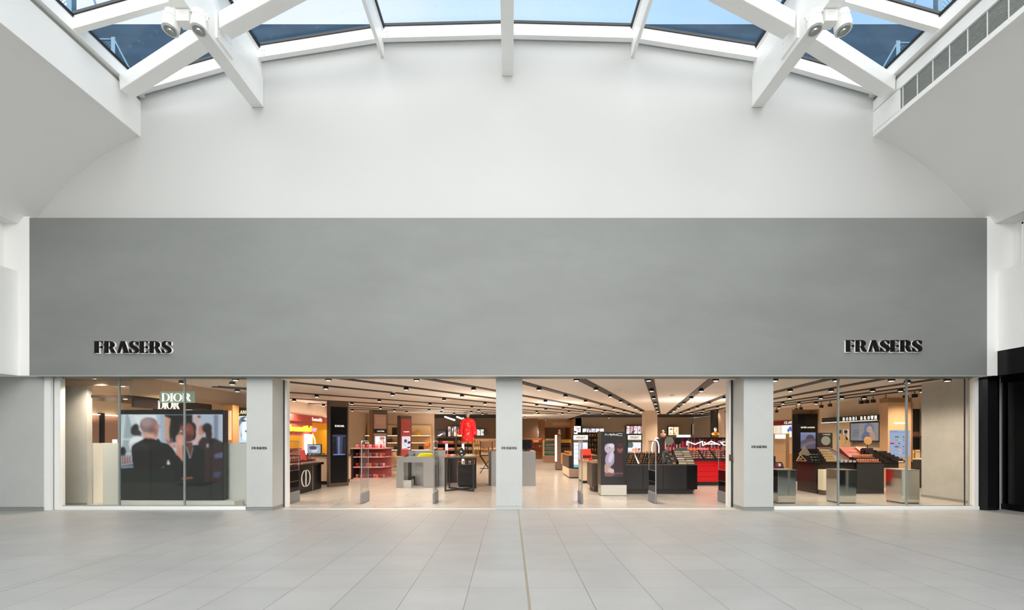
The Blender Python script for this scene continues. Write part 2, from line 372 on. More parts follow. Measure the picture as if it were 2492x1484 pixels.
# painted pictures (screens and posters in the place)
class Canvas:
    def __init__(s, x0, y0, x1, y1, w_, bg_):
        s.x0, s.y0 = x0, y0; s.w = w_; s.h = max(4, int(round(w_*(y1-y0)/(x1-x0)))); s.x1, s.y1 = x1, y1
        s.a = np.zeros((s.h, s.w, 3)); s.a[:] = srgb(*bg_)
        s.xs = x0+(np.arange(s.w)+.5)/s.w*(x1-x0); s.ys = y0+(np.arange(s.h)+.5)/s.h*(y1-y0)
        s.X, s.Y = np.meshgrid(s.xs, s.ys); s.px = (x1-x0)/s.w
    def put(s, mask, c): s.a = s.a*(1-mask[..., None])+np.array(srgb(*c))*mask[..., None]; return s
    def ell(s, cx, cy, rx, ry, c, rot=0, soft=1.2):
        ca, sa = math.cos(R(rot)), math.sin(R(rot)); dx, dy = s.X-cx, s.Y-cy
        d = np.sqrt(((dx*ca+dy*sa)/rx)**2+((dy*ca-dx*sa)/ry)**2)
        return s.put(np.clip((1-d)*min(rx, ry)/(s.px*soft)+.5, 0, 1), c)
    def poly(s, pts, c):
        ss = 3; m = np.zeros_like(s.X)
        for oy in range(ss):
            for ox in range(ss):
                xx = s.X+((ox+.5)/ss-.5)*s.px; yy = s.Y+((oy+.5)/ss-.5)*s.px; ins = np.zeros(xx.shape, bool)
                for i in range(len(pts)):
                    (xa, ya), (xb, yb) = pts[i], pts[i-1]
                    if ya == yb: continue
                    ins ^= ((ya > yy) != (yb > yy)) & (xx < (xb-xa)*(yy-ya)/(yb-ya)+xa)
                m += ins
        return s.put(m/ss/ss, c)
    def blur(s, n=1):
        for _ in range(n):
            p = np.pad(s.a, ((1, 1), (1, 1), (0, 0)), 'edge'); s.a = sum(p[i:i+s.h, j:j+s.w] for i in range(3) for j in range(3))/9
        return s
    def rect(s, xa, ya, xb, yb, c): return s.poly([(xa, ya), (xb, ya), (xb, yb), (xa, yb)], c)
    def line(s, pts, wd, c):
        for (xa, ya), (xb, yb) in zip(pts, pts[1:]):
            L = math.hypot(xb-xa, yb-ya)+1e-6; nx, ny = -(yb-ya)/L*wd/2, (xb-xa)/L*wd/2
            s.poly([(xa+nx, ya+ny), (xb+nx, yb+ny), (xb-nx, yb-ny), (xa-nx, ya-ny)], c)
        return s
    def mesh(s, name, corner, ux, uz, m, parent, local=False):
        """corner = top-left, ux/uz vectors along the width and down the height"""
        corner, ux, uz = Vector(corner), Vector(ux), Vector(uz); mi = world_of(parent).inverted() if parent and not local else Matrix()
        W_, H_ = s.w, s.h; vs = []; cols = []
        for j in range(H_):
            for i in range(W_):
                vs.append(tuple(mi @ (corner+ux*(i/(W_-1))+uz*(j/(H_-1))))); cols += [*np.clip(s.a[j, i], 0, 1), 1.0]
        fs = [(j*W_+i, (j+1)*W_+i, (j+1)*W_+i+1, j*W_+i+1) for j in range(H_-1) for i in range(W_-1)]
        me = bpy.data.meshes.new(name); me.from_pydata(vs, [], fs); ca = me.color_attributes.new('Col', 'FLOAT_COLOR', 'POINT')
        ca.data.foreach_set('color', cols); me.materials.append(m); me.update()
        o = bpy.data.objects.new(name, me); COL.objects.link(o)
        if parent: o.parent = parent
        return o

# ------------------------------------------------------------------ the mall shell
YB = -14.0
struct('floor', box(-11.2, 11.2, YB, 9.13, -.2, 0), TILE, atorigin=True)
struct('floor_store', box(-11.2, 14.2, 9.13, 36.2, -.2, 0), MARB, atorigin=True)
for i, (x, wd, m_) in enumerate([(-5.055, .012, SKIRT), (.178, .026, mat('brass_joint', (.34, .30, .22), .4, .3)), (5.46, .012, SKIRT)]):
    struct('trim_%d' % (i+1), box(x-wd/2, x+wd/2, YB, 9.08, 0, .0012), m_)
# grey fascia panel over the shop fronts
PX0, PX1, PZ0, PZ1 = X(71.5, 8.8), X(2402, 8.8), 2.814, 6.07
struct('wall_grey_fascia', box(PX0, PX1, 8.8, 9.28, PZ0, PZ1), GREYP)
struct('trim_4', box(PX0, PX1, 8.797, 8.83, PZ0-.012, PZ0+.004), mat('fascia_drip_edge', (.36, .39, .37), .4))
# white end wall under the roof, its top follows the roof polygon
XS = [-7.79, -5.27, -2.69, -.05, 2.59, 5.17, 7.66]; ZS = [8.71, 9.42, 9.83, 9.90, 9.83, 9.42, 8.71]
def zp(x):
    for a in range(6):
        if x <= XS[a+1] or a == 5:
            t = (x-XS[a])/(XS[a+1]-XS[a]); return ZS[a]+t*(ZS[a+1]-ZS[a])
poly = [(-10.9, 5.5), (10.9, 5.5), (10.9, 8.3), (7.66, 8.9)]+[(x, z+.12) for x, z in zip(XS[::-1], ZS[::-1])]+[(-7.79, 8.9), (-10.9, 8.3)]
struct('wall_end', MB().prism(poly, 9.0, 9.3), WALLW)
# curved vault slopes either side
prof = [(-10.14, 5.95), (-9.973, 6.173), (-9.747, 6.442), (-9.357, 6.858), (-8.80, 7.318), (-8.16, 7.717), (-7.79, 7.90)]
def catmull(pts, k=5):
    q = [pts[0]]+pts+[pts[-1]]; out = []
    for i in range(1, len(q)-2):
        for j in range(k):
            t = j/k; out.append(tuple(.5*((2*q[i][c])+(-q[i-1][c]+q[i+1][c])*t+(2*q[i-1][c]-5*q[i][c]+4*q[i+1][c]-q[i+2][c])*t*t+(-q[i-1][c]+3*q[i][c]-3*q[i+1][c]+q[i+2][c])*t**3) for c in (0, 1)))
    return out+[pts[-1]]
prof = catmull([(-10.14, 5.95), (-9.973, 6.173), (-9.73, 6.47), (-9.345, 6.875), (-8.80, 7.335), (-8.20, 7.712), (-7.79, 7.90)])
def vault(sgn, off):
    A = [(sgn*x+off, z) for x, z in prof]; B = [(sgn*(x-.18)+off, z+.2) for x, z in prof]
    mb = MB()
    for i in range(len(A)-1): mb.prism([A[i], A[i+1], B[i+1], B[i]], YB, 9.02)
    return mb
struct('ceiling_left_vault', vault(1, 0), CEILW); struct('ceiling_right_vault', vault(-1, -.13), CEILW)
# piers either side of the grey panel, bulkheads over the side shops, clerestory recesses
struct('wall_pier_left', box(-11.4, PX0, 8.8, 9.28, PZ0, 6.10), WHITE)
struct('wall_pier_right', box(PX1, 10.95, 8.8, 9.28, PZ0, 6.10), WHITE)
struct('wall_left', box(-10.44, -10.14, YB, 8.8, PZ0, 4.96), WHITE)
struct('wall_left_clerestory', box(-10.7, -10.44, YB, 8.8, PZ0+.15, 6.3), WHITE)
struct('ceiling_left_recess', box(-10.5, -10.14, YB, 8.8, 5.95, 6.1), CEILW)
struct('wall_right', box(10.06, 10.36, YB, 8.8, 3.32, 4.96), WHITE)
struct('wall_right_clerestory', box(10.42, 10.7, YB, 8.8, 3.0, 6.3), WHITE)
struct('ceiling_right_recess', box(10.02, 10.5, YB, 8.8, 5.95, 6.1), CEILW)
struct('wall_behind', box(-11.2, 11.2, YB-.3, YB, 0, 9), WHITE)
struct('wall_left_lower', box(-11.4, -11.1, YB, 9.0, 0, PZ0), PILL)
struct('ceiling_left_soffit', box(-11.4, -10.44, YB, 8.8, PZ0, PZ0+.2), WHITE)
# clerestory louvre on the right
win = struct('window_1', box(10.36, 10.42, 7.0, 8.57, 5.06, 5.84), mat('grey_louvre_back', (.16, .15, .14), .5))
mb = MB()
for k in range(26): mb.box(10.33, 10.36, 7.0, 8.57, 5.07+k*.03, 5.082+k*.03)
mb.build('louvre_slats', mat('grey_louvre', (.33, .32, .30), .4), win)
MB().box(10.32, 10.40, 8.57, 8.60, 5.02, 5.88).box(10.32, 10.40, 7.0, 8.6, 5.84, 5.88).build('window_frame', STEEL, win)

# skylight upstands
struct('wall_left_upstand', box(-7.97, -7.79, YB, 9.0, 7.88, 8.63), WHITE)
struct('wall_right_upstand', MB().box(7.66, 7.84, YB, 9.0, 8.40, 8.63).box(7.66, 7.84, YB, 9.0, 7.88, 7.975).box(7.66, 7.84, 8.40, 9.0, 7.97, 8.41), WHITE)
v = struct('window_2', box(7.70, 7.74, YB, 8.40, 7.975, 8.40), mat('grey_louvre_glass', (.20, .21, .20), .12, .2))
mb = MB()
for k in range(16): mb.box(7.692, 7.70, 2, 8.40, 7.985+k*.0265, 7.993+k*.0265)
mb.build('louvre_lines', mat('grey_louvre_line', (.40, .42, .40), .4), v)
mb = MB()
for k in range(16): mb.box(7.685, 7.70, 8.34-k*.295, 8.35-k*.295, 7.975, 8.40)
mb.build('window_frame', STEEL, v)

# ------------------------------------------------------------------ roof: transoms, rafters, glass, steel beams
TY = [8.90-1.34*k for k in range(17)]
n_tr = 5
for r_, y in enumerate(TY):
    for s_ in range(6):
        xa, xb, za, zb = XS[s_], XS[s_+1], ZS[s_], ZS[s_+1]
        L = math.hypot(xb-xa, zb-za); nx, nz_ = -(zb-za)/L, (xb-xa)/L
        hh, y0, y1 = (.235, y-.05, y+.05)
        mb = MB().prism([(xa, za), (xb, zb), (xb, zb+hh), (xa, za+hh)], y0, y1)
        o = struct('trim_%d' % n_tr, mb, STEEL); n_tr += 1
        if r_ < 4:
            MB().prism([(xa, za+hh), (xb, zb+hh), (xb, zb+hh+.05), (xa, za+hh+.05)], y0-.02, y1+.02).build('gasket', GASK, o)
        if r_ < 3 and s_ != 0:                       # paired fixing screws at the joint
            q = MB()
            for dx, dz in ((.05, .12), (.09, .12), (.05, .03), (.09, .03)): q.disc((xa+.08+dx, y0-.001, za+dz+(zb-za)/(xb-xa)*(.08+dx)), (0, 1, 0), .008, .006, 8)
            q.build('screws', SKIRT, o)
for i, x in enumerate(XS):
    deep = .27 if 0 < i < 6 else 0
    wd = .07
    dz = deep if i not in (3,) else 0
    mb = MB()
    if i in (0, 6):
        sg = 1 if i == 0 else -1
        mb.box(x-sg*.06, x+sg*.09, YB, 9.0, ZS[i], ZS[i]+.235)
        o = struct('trim_%d' % n_tr, mb, STEEL); n_tr += 1
        box(x+sg*.04, x+sg*.11, YB, 8.85, ZS[i]+.235, ZS[i]+.285).build('gasket', GASK, o)
        box(x-sg*.1, x-sg*.02, YB, 9.0, 8.62, ZS[i]+.1).build('gap_cover', mat('grey_gap', (.30, .31, .29), .6), o)
    else:
        mb.box(x-wd/2, x+wd/2, YB, 9.0, ZS[i]-dz, ZS[i]+.24)
        o = struct('trim_%d' % n_tr, mb, STEEL); n_tr += 1
        MB().box(x-.085, x-.06, YB, 8.85, zp(x-.07)+.2, ZS[i]+.285).box(x+.06, x+.085, YB, 8.85, zp(x+.07)+.2, ZS[i]+.285).build('gasket', GASK, o)
        MB().box(x-.06, x+.06, YB, 8.95, ZS[i]+.17, ZS[i]+.29).build('cap', STEEL, o)
n_w = 3
for r_ in range(len(TY)-1):
    if r_ > 3 and r_ < len(TY)-2: continue
    for s_ in range(6):
        y1, y0 = TY[r_], (TY[r_+1] if r_ < 3 else YB)
        if r_ > 3: continue
        xa, xb, za, zb = XS[s_], XS[s_+1], ZS[s_]+.285, ZS[s_+1]+.285
        struct('window_%d' % n_w, MB().prism([(xa, za), (xb, zb), (xb, zb+.02), (xa, za+.02)], y0, y1), ROOFG); n_w += 1

def beam(nm, lab, mb, cat='beam', grp=None):
    o = mb.build(nm, STEEL, bev=.012); tag(o, lab, cat, grp); return o
for sg, side in ((-1, 'left'), (1, 'right')):
    xc = -.05+sg*5.27
    o = thing('roof_beam', 'deep white steel roof beam running out from the wall, %s one, with twin spotlights under it' % side, 'beam', (xc, 9.0, 8.52))
    MB().box(xc-.12, xc+.12, YB, 9.0, 8.52, 9.14).build('beam_body', STEEL, o, bev=.012)
    MB().box(xc-.125, xc+.125, YB, 8.99, 8.50, 8.52).build('bottom_plate', STEEL, o)
    q = MB()
    for (yy) in (7.75,):
        q.box(xc-sg*.12, xc-sg*.155, yy-.22, yy+.22, 8.60, 9.08)
        for a in range(5):
            for b in (-1, 1): q.disc((xc-sg*.16, yy+b*.16, 8.66+a*.09), (1, 0, 0), .014, .012, 8)
    q.build('bolted_plate', STEEL, o)
o = beam('roof_beam', 'central straight white steel beam, widest and head-on above the middle pillar', MB().box(-.17, .07, YB, 9.0, 9.16, 9.95))
for sg, side in ((-1, 'left'), (1, 'right')):
    x0, x1 = -.05+sg*7.64, -.05+sg*5.50
    a = Vector((x0, 8.55, 8.56)); b = Vector((x1, 7.78, 8.85))
    MBo = MB().bar(a, b, .24, .30); o = beam('diagonal_brace', 'lower %s diagonal white box brace between roof upstand and deep beam' % side, MBo, 'brace')
    d = (b-a); a2 = Vector((-.05+sg*5.04, 7.62, 8.89)); b2 = Vector((-.05+sg*.24, 5.91, 9.22))
    o = beam('diagonal_brace', 'upper %s diagonal white box brace climbing from deep beam towards the centre' % side, MB().bar(a2, b2, .24, .30), 'brace')
# twin spotlights under the deep beams
def twin_spot(sg, side):
    xc = -.05+sg*5.27; yc = 7.02; z0 = 8.50
    o = thing('twin_spotlight', 'pair of white cylindrical spotlights on bracket under the %s roof beam' % side, 'spotlight', (xc, yc, z0-.02))
    MB().box(xc-.33, xc+.33, yc-.07, yc+.07, z0-.015, z0).box(xc-.10, xc+.10, yc-.10, yc+.06, z0-.20, z0-.015).build('bracket', STEEL, o)
    for s2 in (-1, 1):
        cx = xc+s2*.235; p = Vector((cx-s2*.01, yc-.0, z0+.02)); d = Vector((s2*.03, -.14, -1)).normalized()
        h = MB().tube(p+d*.02, p+d*.12, .110, n=24).tube(p+d*.12, p+d*.15, .102, n=24).tube(p+d*.15, p+d*.33, .120, n=24).build('lamp_housing', STEEL, o, smooth=False)
        q = p+d*.331
        MB().tube(q, q+d*.012, .098, .088, n=24).build('reflector', CHROME, h)
        MB().tube(q+d*.006, q+d*.03, .05, .038, n=16).build('bulb', mat('lamp_lens', (.5, .5, .48), .1, .6), h)
        MB().path([(cx-s2*.13, yc-.02, z0-.01), (cx+s2*.12, yc-.02, z0-.02), (cx+s2*.135, yc-.05, z0-.16)], .012).build('yoke', STEEL, h)
twin_spot(-1, 'left'); twin_spot(1, 'right')

# outside: dark clad wall beyond the roof, with wire mesh guard rails
struct('wall_exterior', box(-22, 22, 10.6, 11.0, 8.2, Z(59, 10.6)), mat('slate_cladding', (.016, .042, .075), .6, spec=.08, var=.3, scale=1.5, stretch=(.3, 1, 2)), atorigin=True)
def rail(xa, xb, y, zb, zt, lab):
    o = thing('guard_rail', lab, 'railing', (xa, y, zb)); pm = mat('galvanised_blue', (.09, .18, .26), .4, .3)
    xs = sorted((xa, xb)); sg = 1 if xb > xa else -1
    MB().box(xa-.045, xa+.045, y-.045, y+.045, zb, zt).build('post', pm, o); MB().tube((xb, y, zb), (xb, y, zt), .03).build('post', pm, o)
    MB().tube((xa, y, zt-.02), (xb, y, zt-.02), .022).build('top_rail', pm, o); MB().tube((xa, y, zb+.1), (xb, y, zb+.1), .02).build('bottom_rail', pm, o)
    MB().tube((xa, y-.03, zt-.02), (xa-sg*.5, y-.03, zb+.5), .018).build('side_brace', pm, o)
    q = MB(); n = int((xs[1]-xs[0])/.09); h = zt-zb-.12
    for k in range(-int(h/.09), n):
        for s_ in (1, -1):
            a = xs[0]+k*.09; p0 = max(0, (xs[0]-a)); p1 = min(h, xs[1]-a)
            if p1 > p0:
                zz0, zz1 = (zb+.1+p0, zb+.1+p1) if s_ > 0 else (zt-.02-p0, zt-.02-p1); q.bar((a+p0, y, zz0), (a+p1, y, zz1), .005, .005)
    q.build('wire_mesh', pm, o)
rail(-8.80, -10.3, 9.5, 8.95, 10.42, 'wire mesh guard rail outside the roof glass, far left corner')
rail(-8.12, -9.6, 7.9, 8.95, 10.9, 'taller wire mesh guard rail outside the top left roof pane')
rail(8.61, 10.1, 9.5, 8.95, 10.34, 'wire mesh guard rail outside the roof glass, far right corner')
rail(7.93, 9.4, 7.9, 8.95, 10.9, 'taller wire mesh guard rail outside the top right roof pane')
struct('roof_flat_left', box(-22, -7.98, YB, 10.6, 8.8, 8.95), SKIRT); struct('roof_flat_right', box(7.85, 22, YB, 10.6, 8.8, 8.95), SKIRT)

# ------------------------------------------------------------------ shop front: pillars, kerbs, glazing
def pillar(nm, x0, x1, yf, yb, side=None):
    o = struct(nm, box(x0, x1, yf, yb, .075, PZ0), PILL)
    box(x0, x1, yf+.008, yb-.008, 0, .075).build('skirting', SKIRT if nm != 'wall_pillar_middle' else PILL, o)
    return o
pillar('wall_pillar_far_left', -11.1, X(105, 9.0), 9.0, 9.30)
struct('wall_return_left', box(X(105, 9.0), X(128, 9.06), 9.02, 9.3, 0, PZ0), WHITE)
p1 = pillar('wall_pillar_left', X(600, 9.0), X(663, 9.0), 9.0, 9.46)
p2 = pillar('wall_pillar_middle', X(1207, 9.12), X(1271, 9.12), 9.12, 9.55)
p3 = pillar('wall_pillar_right', X(1810, 9.0), X(1882, 9.0), 9.0, 9.46)
for pp, pc, yy, who in ((p1, 631, 9.0, 'left'), (p2, 1239, 9.12, 'middle'), (p3, 1847.5, 9.0, 'right')):
    o = thing('wall_lettering', 'small black serif shop name at eye level on the %s pillar' % who, 'sign', (X(pc, yy), yy, 1.3))
    zc = Z(1090 if pc < 1800 else 1087, yy); hw = 18.5/F*yy
    for mb in serif('FRASERS', X(pc, yy)-hw, X(pc, yy)+hw, zc-.027, zc+.027, yy, .004, [0, 265, 625, 963, 1240, 1512, 1858]): mb.build('letter', LETB, o)
# big letters on the grey panel, with a white lit edge behind them
for (xa, xb, zt, zb, who) in ((235, 422, 831.5, 860, 'left'), (2053, 2238, 829, 857, 'right')):
    o = thing('fascia_sign', 'large raised black serif letters with white glowing edge, %s end of grey fascia' % who, 'sign', (X((xa+xb)/2, 8.8), 8.8, Z(zb, 8.8)))
    y = 8.8; offs = [0, 265, 625, 963, 1240, 1512, 1858]
    for mb in serif('FRASERS', X(xa, y), X(xb, y), Z(zb, y), Z(zt, y), y-.035, .03, offs): mb.build('letter', LETB, o)
    for mb in serif('FRASERS', X(xa+.2, y), X(xb+.7, y), Z(zb+.7, y), Z(zt+.1, y), y-.001, .034, offs): mb.build('halo_backing', mat('halo_acrylic', (.85, .83, .80), .5, emit=.25), o)
# entrance jambs
def jamb(nm, xs, y0, y1, m_=PILL): return struct(nm, box(xs[0], xs[1], y0, y1, 0, PZ0), m_)
jamb('trim_200', (X(663, 9.46)+.0, X(692, 9.5)), 9.46, 9.52, WCAB)
jamb('trim_201', (X(694, 9.56), X(702, 9.56)), 9.5, 9.62, STEEL)
jamb('trim_202', (X(1772, 9.5), X(1810, 9.47)), 9.46, 9.52, WCAB)
jamb('trim_203', (X(1768, 9.62), X(1775, 9.62)), 9.5, 9.66, STEEL)
jamb('trim_204', (X(1779.5, 9.45), X(1781.5, 9.45)), 9.43, 9.46, GASK); jamb('trim_205', (X(690.5, 9.45), X(692, 9.45)), 9.43, 9.46, GASK)
o = tag(box(X(1774.5, 9.45), X(1780, 9.45), 9.42, 9.46, Z(1120, 9.45), Z(1106, 9.45)).build('door_switch', BROWN, bev=.004), 'small dark metal key switch on the right entrance jamb', 'switch')
# thresholds and kerbs
struct('trim_206', box(X(128, 9.12), X(600, 9.12), 9.09, 9.2, 0, .07), WHITE)
struct('trim_207', box(X(1882, 9.12), X(2380, 9.12), 9.09, 9.2, 0, .07), WHITE)
struct('trim_208', box(X(692, 9.2), X(1207, 9.2), 9.10, 9.25, 0, .006), PILS); struct('trim_209', box(X(1271, 9.2), X(1786, 9.2), 9.10, 9.25, 0, .006), PILS)
GZ0, GY = .07, 9.14
frame_m = mat('grey_glazing_frame', (.30, .33, .31), .4, .2)
def pane(k, xa, xb): return struct('window_%d' % k, box(xa, xb, GY, GY+.012, GZ0, PZ0), GLASS)
ml = [X(p, GY) for p in (148, 290, 449, 600)]
for k in range(3): pane(100+k, ml[k]+.004, ml[k+1]-.004)
mr = [X(p, GY) for p in (1882, 2040, 2206.5, 2348, 2372)]
for k in range(4): pane(110+k, mr[k]+.004, mr[k+1]-.004)
k = 210
for xx in ml[1:3]+mr[1:3]:
    struct('trim_%d' % k, box(xx-.016, xx+.016, GY-.01, GY+.022, GZ0, PZ0), frame_m); k += 1
struct('trim_%d' % k, box(mr[3]-.007, mr[3]+.007, GY-.004, GY+.014, GZ0, PZ0), mat('dark_frame', (.05, .05, .055), .4)); k += 1
struct('trim_%d' % k, box(X(131, 9.1), X(148, 9.1), 9.09, 9.19, GZ0, PZ0), STEEL); k += 1
struct('trim_%d' % k, box(X(128, 9.08), X(131, 9.08), 9.07, 9.19, 0, PZ0), frame_m); k += 1
struct('trim_%d' % k, box(X(2371, 9.1), X(2380, 9.1), 9.09, 9.19, GZ0, PZ0), STEEL); k += 1
for xa, xb in ((ml[0], ml[3]), (mr[0], mr[4])):
    struct('trim_%d' % k, box(xa, xb, GY-.012, GY+.024, GZ0, GZ0+.018), frame_m); k += 1
    struct('trim_%d' % k, box(xa, xb, GY-.012, GY+.024, PZ0-.012, PZ0), frame_m); k += 1

# ------------------------------------------------------------------ neighbouring shop front on the right (black)
mb = MB().pxy([(X(2380, 9.1), 9.18), (X(2380, 9.1), 9.12), (X(2380, 9.1)+.05, 9.06), (X(2380, 9.1)+.12, 9.02), (10.32, 9.02), (10.40, 9.06), (10.42, 9.18)], 0, PZ0)
struct('wall_return_right', box(9.99, 10.8, 9.19, 9.3, 0, PZ0), PILS)
struct('wall_black_pillar', mb, BLACK)
struct('wall_right_black_fascia', box(10.06, 10.42, YB, 8.8, PZ0, 3.32), BLACK)
struct('wall_right_black_soffit', box(10.42, 11.1, YB, 9.3, PZ0-.01, 3.0), BLACK)
struct('ceiling_right_black', box(9.98, 10.42, 8.8, 9.3, PZ0-.012, PZ0+.002), BLACK)
XR = 10.66
fr = struct('window_120', MB().box(XR-.08, XR+.06, 9.18, 9.30, 0, PZ0).box(XR-.08, XR+.06, YB, 9.3, 0, .12).box(XR-.08, XR+.06, YB, 9.3, PZ0-.1, PZ0).box(XR-.08, XR+.06, 6.2, 6.3, 0, PZ0), BLACK)
box(XR-.01, XR+.01, YB, 9.18, .12, PZ0-.1).build('pane', glassmat('dim_glass', (.35, .36, .36), 1.0), fr)
box(XR-.085, XR-.075, 9.165, 9.18, .12, PZ0-.1).build('bead', CHROME, fr)
struct('wall_right_shop_interior', MB().box(13.5, 13.6, YB, 9.4, 0, 3).box(10.72, 13.6, 9.3, 9.4, 0, 3), BLKM)
struct('floor_right_shop', box(10.72, 13.6, YB, 9.3, -.1, .01), SKIRT); struct('ceiling_right_shop', box(10.72, 13.6, YB, 9.3, 2.9, 3.0), BLKM)
tag(box(11.5, 11.7, 8.3, 9.0, 1.45, 1.62).build('shelf_sign', mat('pink_sign', (.7, .45, .45), .4, emit=.25), bev=.005), 'small pink lit sign seen in the dark neighbouring shop window', 'sign')
tag(MB().box(11.2, 11.9, 7.6, 9.1, 0, .9).build('display_counter', BLKC, bev=.01), 'dark counter inside the black neighbouring shop window', 'counter')

# ------------------------------------------------------------------ store shell
ZC = 2.95
struct('ceiling', box(-11.2, 14.2, 9.28, 24.9, ZC, ZC+.15), STCEIL)
struct('ceiling_store_dark_left', box(-11.2, -.8, 24.9, 36.2, 3.02, 3.2), BLKM)
struct('ceiling_store_rear', box(-.8, 4.4, 24.9, 36.2, 2.97, 3.1), STCEIL)
struct('ceiling_store_dark_right', box(4.4, 14.2, 24.9, 36.2, 3.02, 3.2), BLKM)
struct('trim_230', box(-11.2, 14.2, 24.9, 24.95, 2.93, 3.02), STCEIL)
struct('wall_store_back', box(-11.2, 14.2, 36, 36.3, 0, 3.2), BEIGE)
struct('wall_store_left', box(-8.4, -8.2, 14.6, 24.5, 0, ZC), BEIGE)
struct('wall_store_left_back', box(-8.4, X(1056, 24.5), 24.5, 24.7, 0, ZC), BEIGE)
struct('wall_store_left_cross', box(-11.2, -8.2, 14.6, 14.8, 0, ZC), BEIGE)
struct('wall_store_far_left', box(-11.2, -11.0, 9.3, 14.8, 0, ZC), BEIGE)
struct('wall_store_right', box(13.0, 13.2, 11.1, 36, 0, ZC), BEIGE)
struct('wall_store_right_plaster', box(10.76, 13.1, 9.3, 11.15, 0, ZC), PILS)
struct('wall_store_left_plaster', box(X(100, 9.75), X(211, 9.75), 9.75, 9.88, 0, ZC), PILS)
struct('baseboard_left', box(X(100, 9.74), X(211, 9.74), 9.735, 9.75, 0, .05), SKIRT)
struct('baseboard_right', box(10.745, 10.76, 9.3, 11.15, 0, .06), SKIRT)
struct('wall_store_white_end', box(10.76, 11.4, 9.27, 9.30, 0, PZ0), WCAB)
# ceiling slots fan out from one point; each is a dark recessed channel with lamps in it
FCX, FCY = X(1607, (ZC-H)*F/45), (ZC-H)*F/45
def CP(px, py): y = (ZC-H)*F/(CY-py); return X(px, y), y
near = [(1578, 915), (1744, 915), (1891, 915), (2043, 915), (2181, 915), (2243, 926.5), (2300, 930), (2300, 940),
        (1400, 915), (1272, 930), (1206, 950), (1206, 968.7), (1206, 980), (960, 973), (960, 983.6), (960, 990.5), (960, 995), (960, 998.5)]
slot_m = mat('dark_ceiling_slot', (.025, .018, .014), .6)
lampspots = []
for i, (px, py) in enumerate(near):
    x, y = CP(px, py); dx, dy = x-FCX, y-FCY; L = math.hypot(dx, dy); dx /= L; dy /= L
    t1 = 1e9
    for lim, comp, org in ((9.34, dy, FCY), (13.0, dx, FCX), (-8.2, dx, FCX)):
        if abs(comp) > 1e-6:
            t = (lim-org)/comp
            if t > 0: t1 = min(t1, t)
    t0 = (24.8-FCY)/dy if dy < 0 else 0
    if t0 < 0 or t0 >= t1: t0 = 8
    a = Vector((FCX+dx*t0, FCY+dy*t0, ZC-.011)); b = Vector((FCX+dx*t1, FCY+dy*t1, ZC-.011))
    struct('trim_%d' % (240+i), MB().bar(a, b, .22, .02), slot_m)
    n = max(2, int((t1-t0)/2.1))
    for q in range(n):
        t = t1-(.6+q*(t1-t0)/n); p = Vector((FCX+dx*t, FCY+dy*t, ZC-.02))
        if p.y > 9.6 and p.x > -8: lampspots.append((p, q, (dx, dy)))
for p in ((-9.3, 9.52), (-9.9, 10.9), (-8.0, 10.4), (-6.9, 10.6), (-9.6, 12.9), (-7.6, 12.5), (11.9, 12.3), (9.6, 10.3)): lampspots.append((Vector((p[0], p[1], ZC-.02)), 0, (0, 1)))  # extra lamps outside the slots, added to brighten the window areas
NWIN = len(lampspots)
for p in ((1, 28), (2.6, 31), (-3, 27.5), (-5.5, 29), (-2, 33), (6.5, 28), (9.5, 28), (8, 33), (11.5, 31), (5, 32)): lampspots.append((Vector((p[0], p[1], ZC-.02)), 0, (0, 1)))  # extra lamps added to light the dark rear of the store
# added fill lights over the tall store furniture, aimed up to brighten the ceiling
for (x, y, z, lx, ly, pw) in ((6.9, 15.78, 1.66, 2.4, .2, 55), (-3.9, 22.9, 1.8, 1.0, .3, 30), (1.9, 17.4, 1.9, .9, .5, 35), (-8.0, 17.2, 2.45, .2, 3.6, 9), (1.2, 26.85, 1.62, .7, .3, 20), (-1.0, 14.3, 1.2, .8, .5, 45), (-2.2, 25.7, 1.7, 1, .3, 22), (-9.4, 11.2, 2.54, 1.2, 1.8, 25)):
    area('ceiling_fill', (x, y, z), (R(180), 0, 0), lx, ly, pw, (1, .82, .66))
# the slots over the left window
for i, (pa, pb) in enumerate((((470, 917), (620, 921)), ((530, 939), (620, 945)))):
    a, b = CP(*pa), CP(*pb); struct('trim_%d' % (270+i), MB().bar((*a, ZC-.011), (*b, ZC-.011), .14, .02), slot_m)
dl = None
for i, (p, q, d) in enumerate(lampspots):
    lab = 'small black adjustable ceiling lamp, one of the slot and added fill lamps'
    if dl is None:
        dl = thing('ceiling_lamp', lab, 'lamp', p, 0, 'ceiling lamps in the store slots')
        MB().lathe(0, 0, [(.055, 0), (.07, -.04), (.07, -.07), (.05, -.075)][::-1], 14).build('lamp_housing', BLKM, dl, local=True)
        MB().tube((0, 0, -.076), (0, 0, -.080), .05, n=14).build('lens', mat('lamp_glow', (1, .86, .66), .4, emit=5), dl, local=True)
    else:
        o = dl.copy(); COL.objects.link(o); o.location = p
        for ch in dl.children:
            if ch.type != 'MESH': continue
            c = ch.copy(); COL.objects.link(c); c.parent = o
    if i % 3 == 0 or i >= NWIN-8:
        l = bpy.data.lights.new('lamp_light', 'SPOT'); l.energy = 250 if i != NWIN-8 else 210; l.color = (1, .80, .62); l.spot_size = R(140); l.spot_blend = .9; l.shadow_soft_size = .05
        lo = bpy.data.objects.new('lamp_light', l); COL.objects.link(lo); lo.location = (p.x, p.y, p.z-.10)

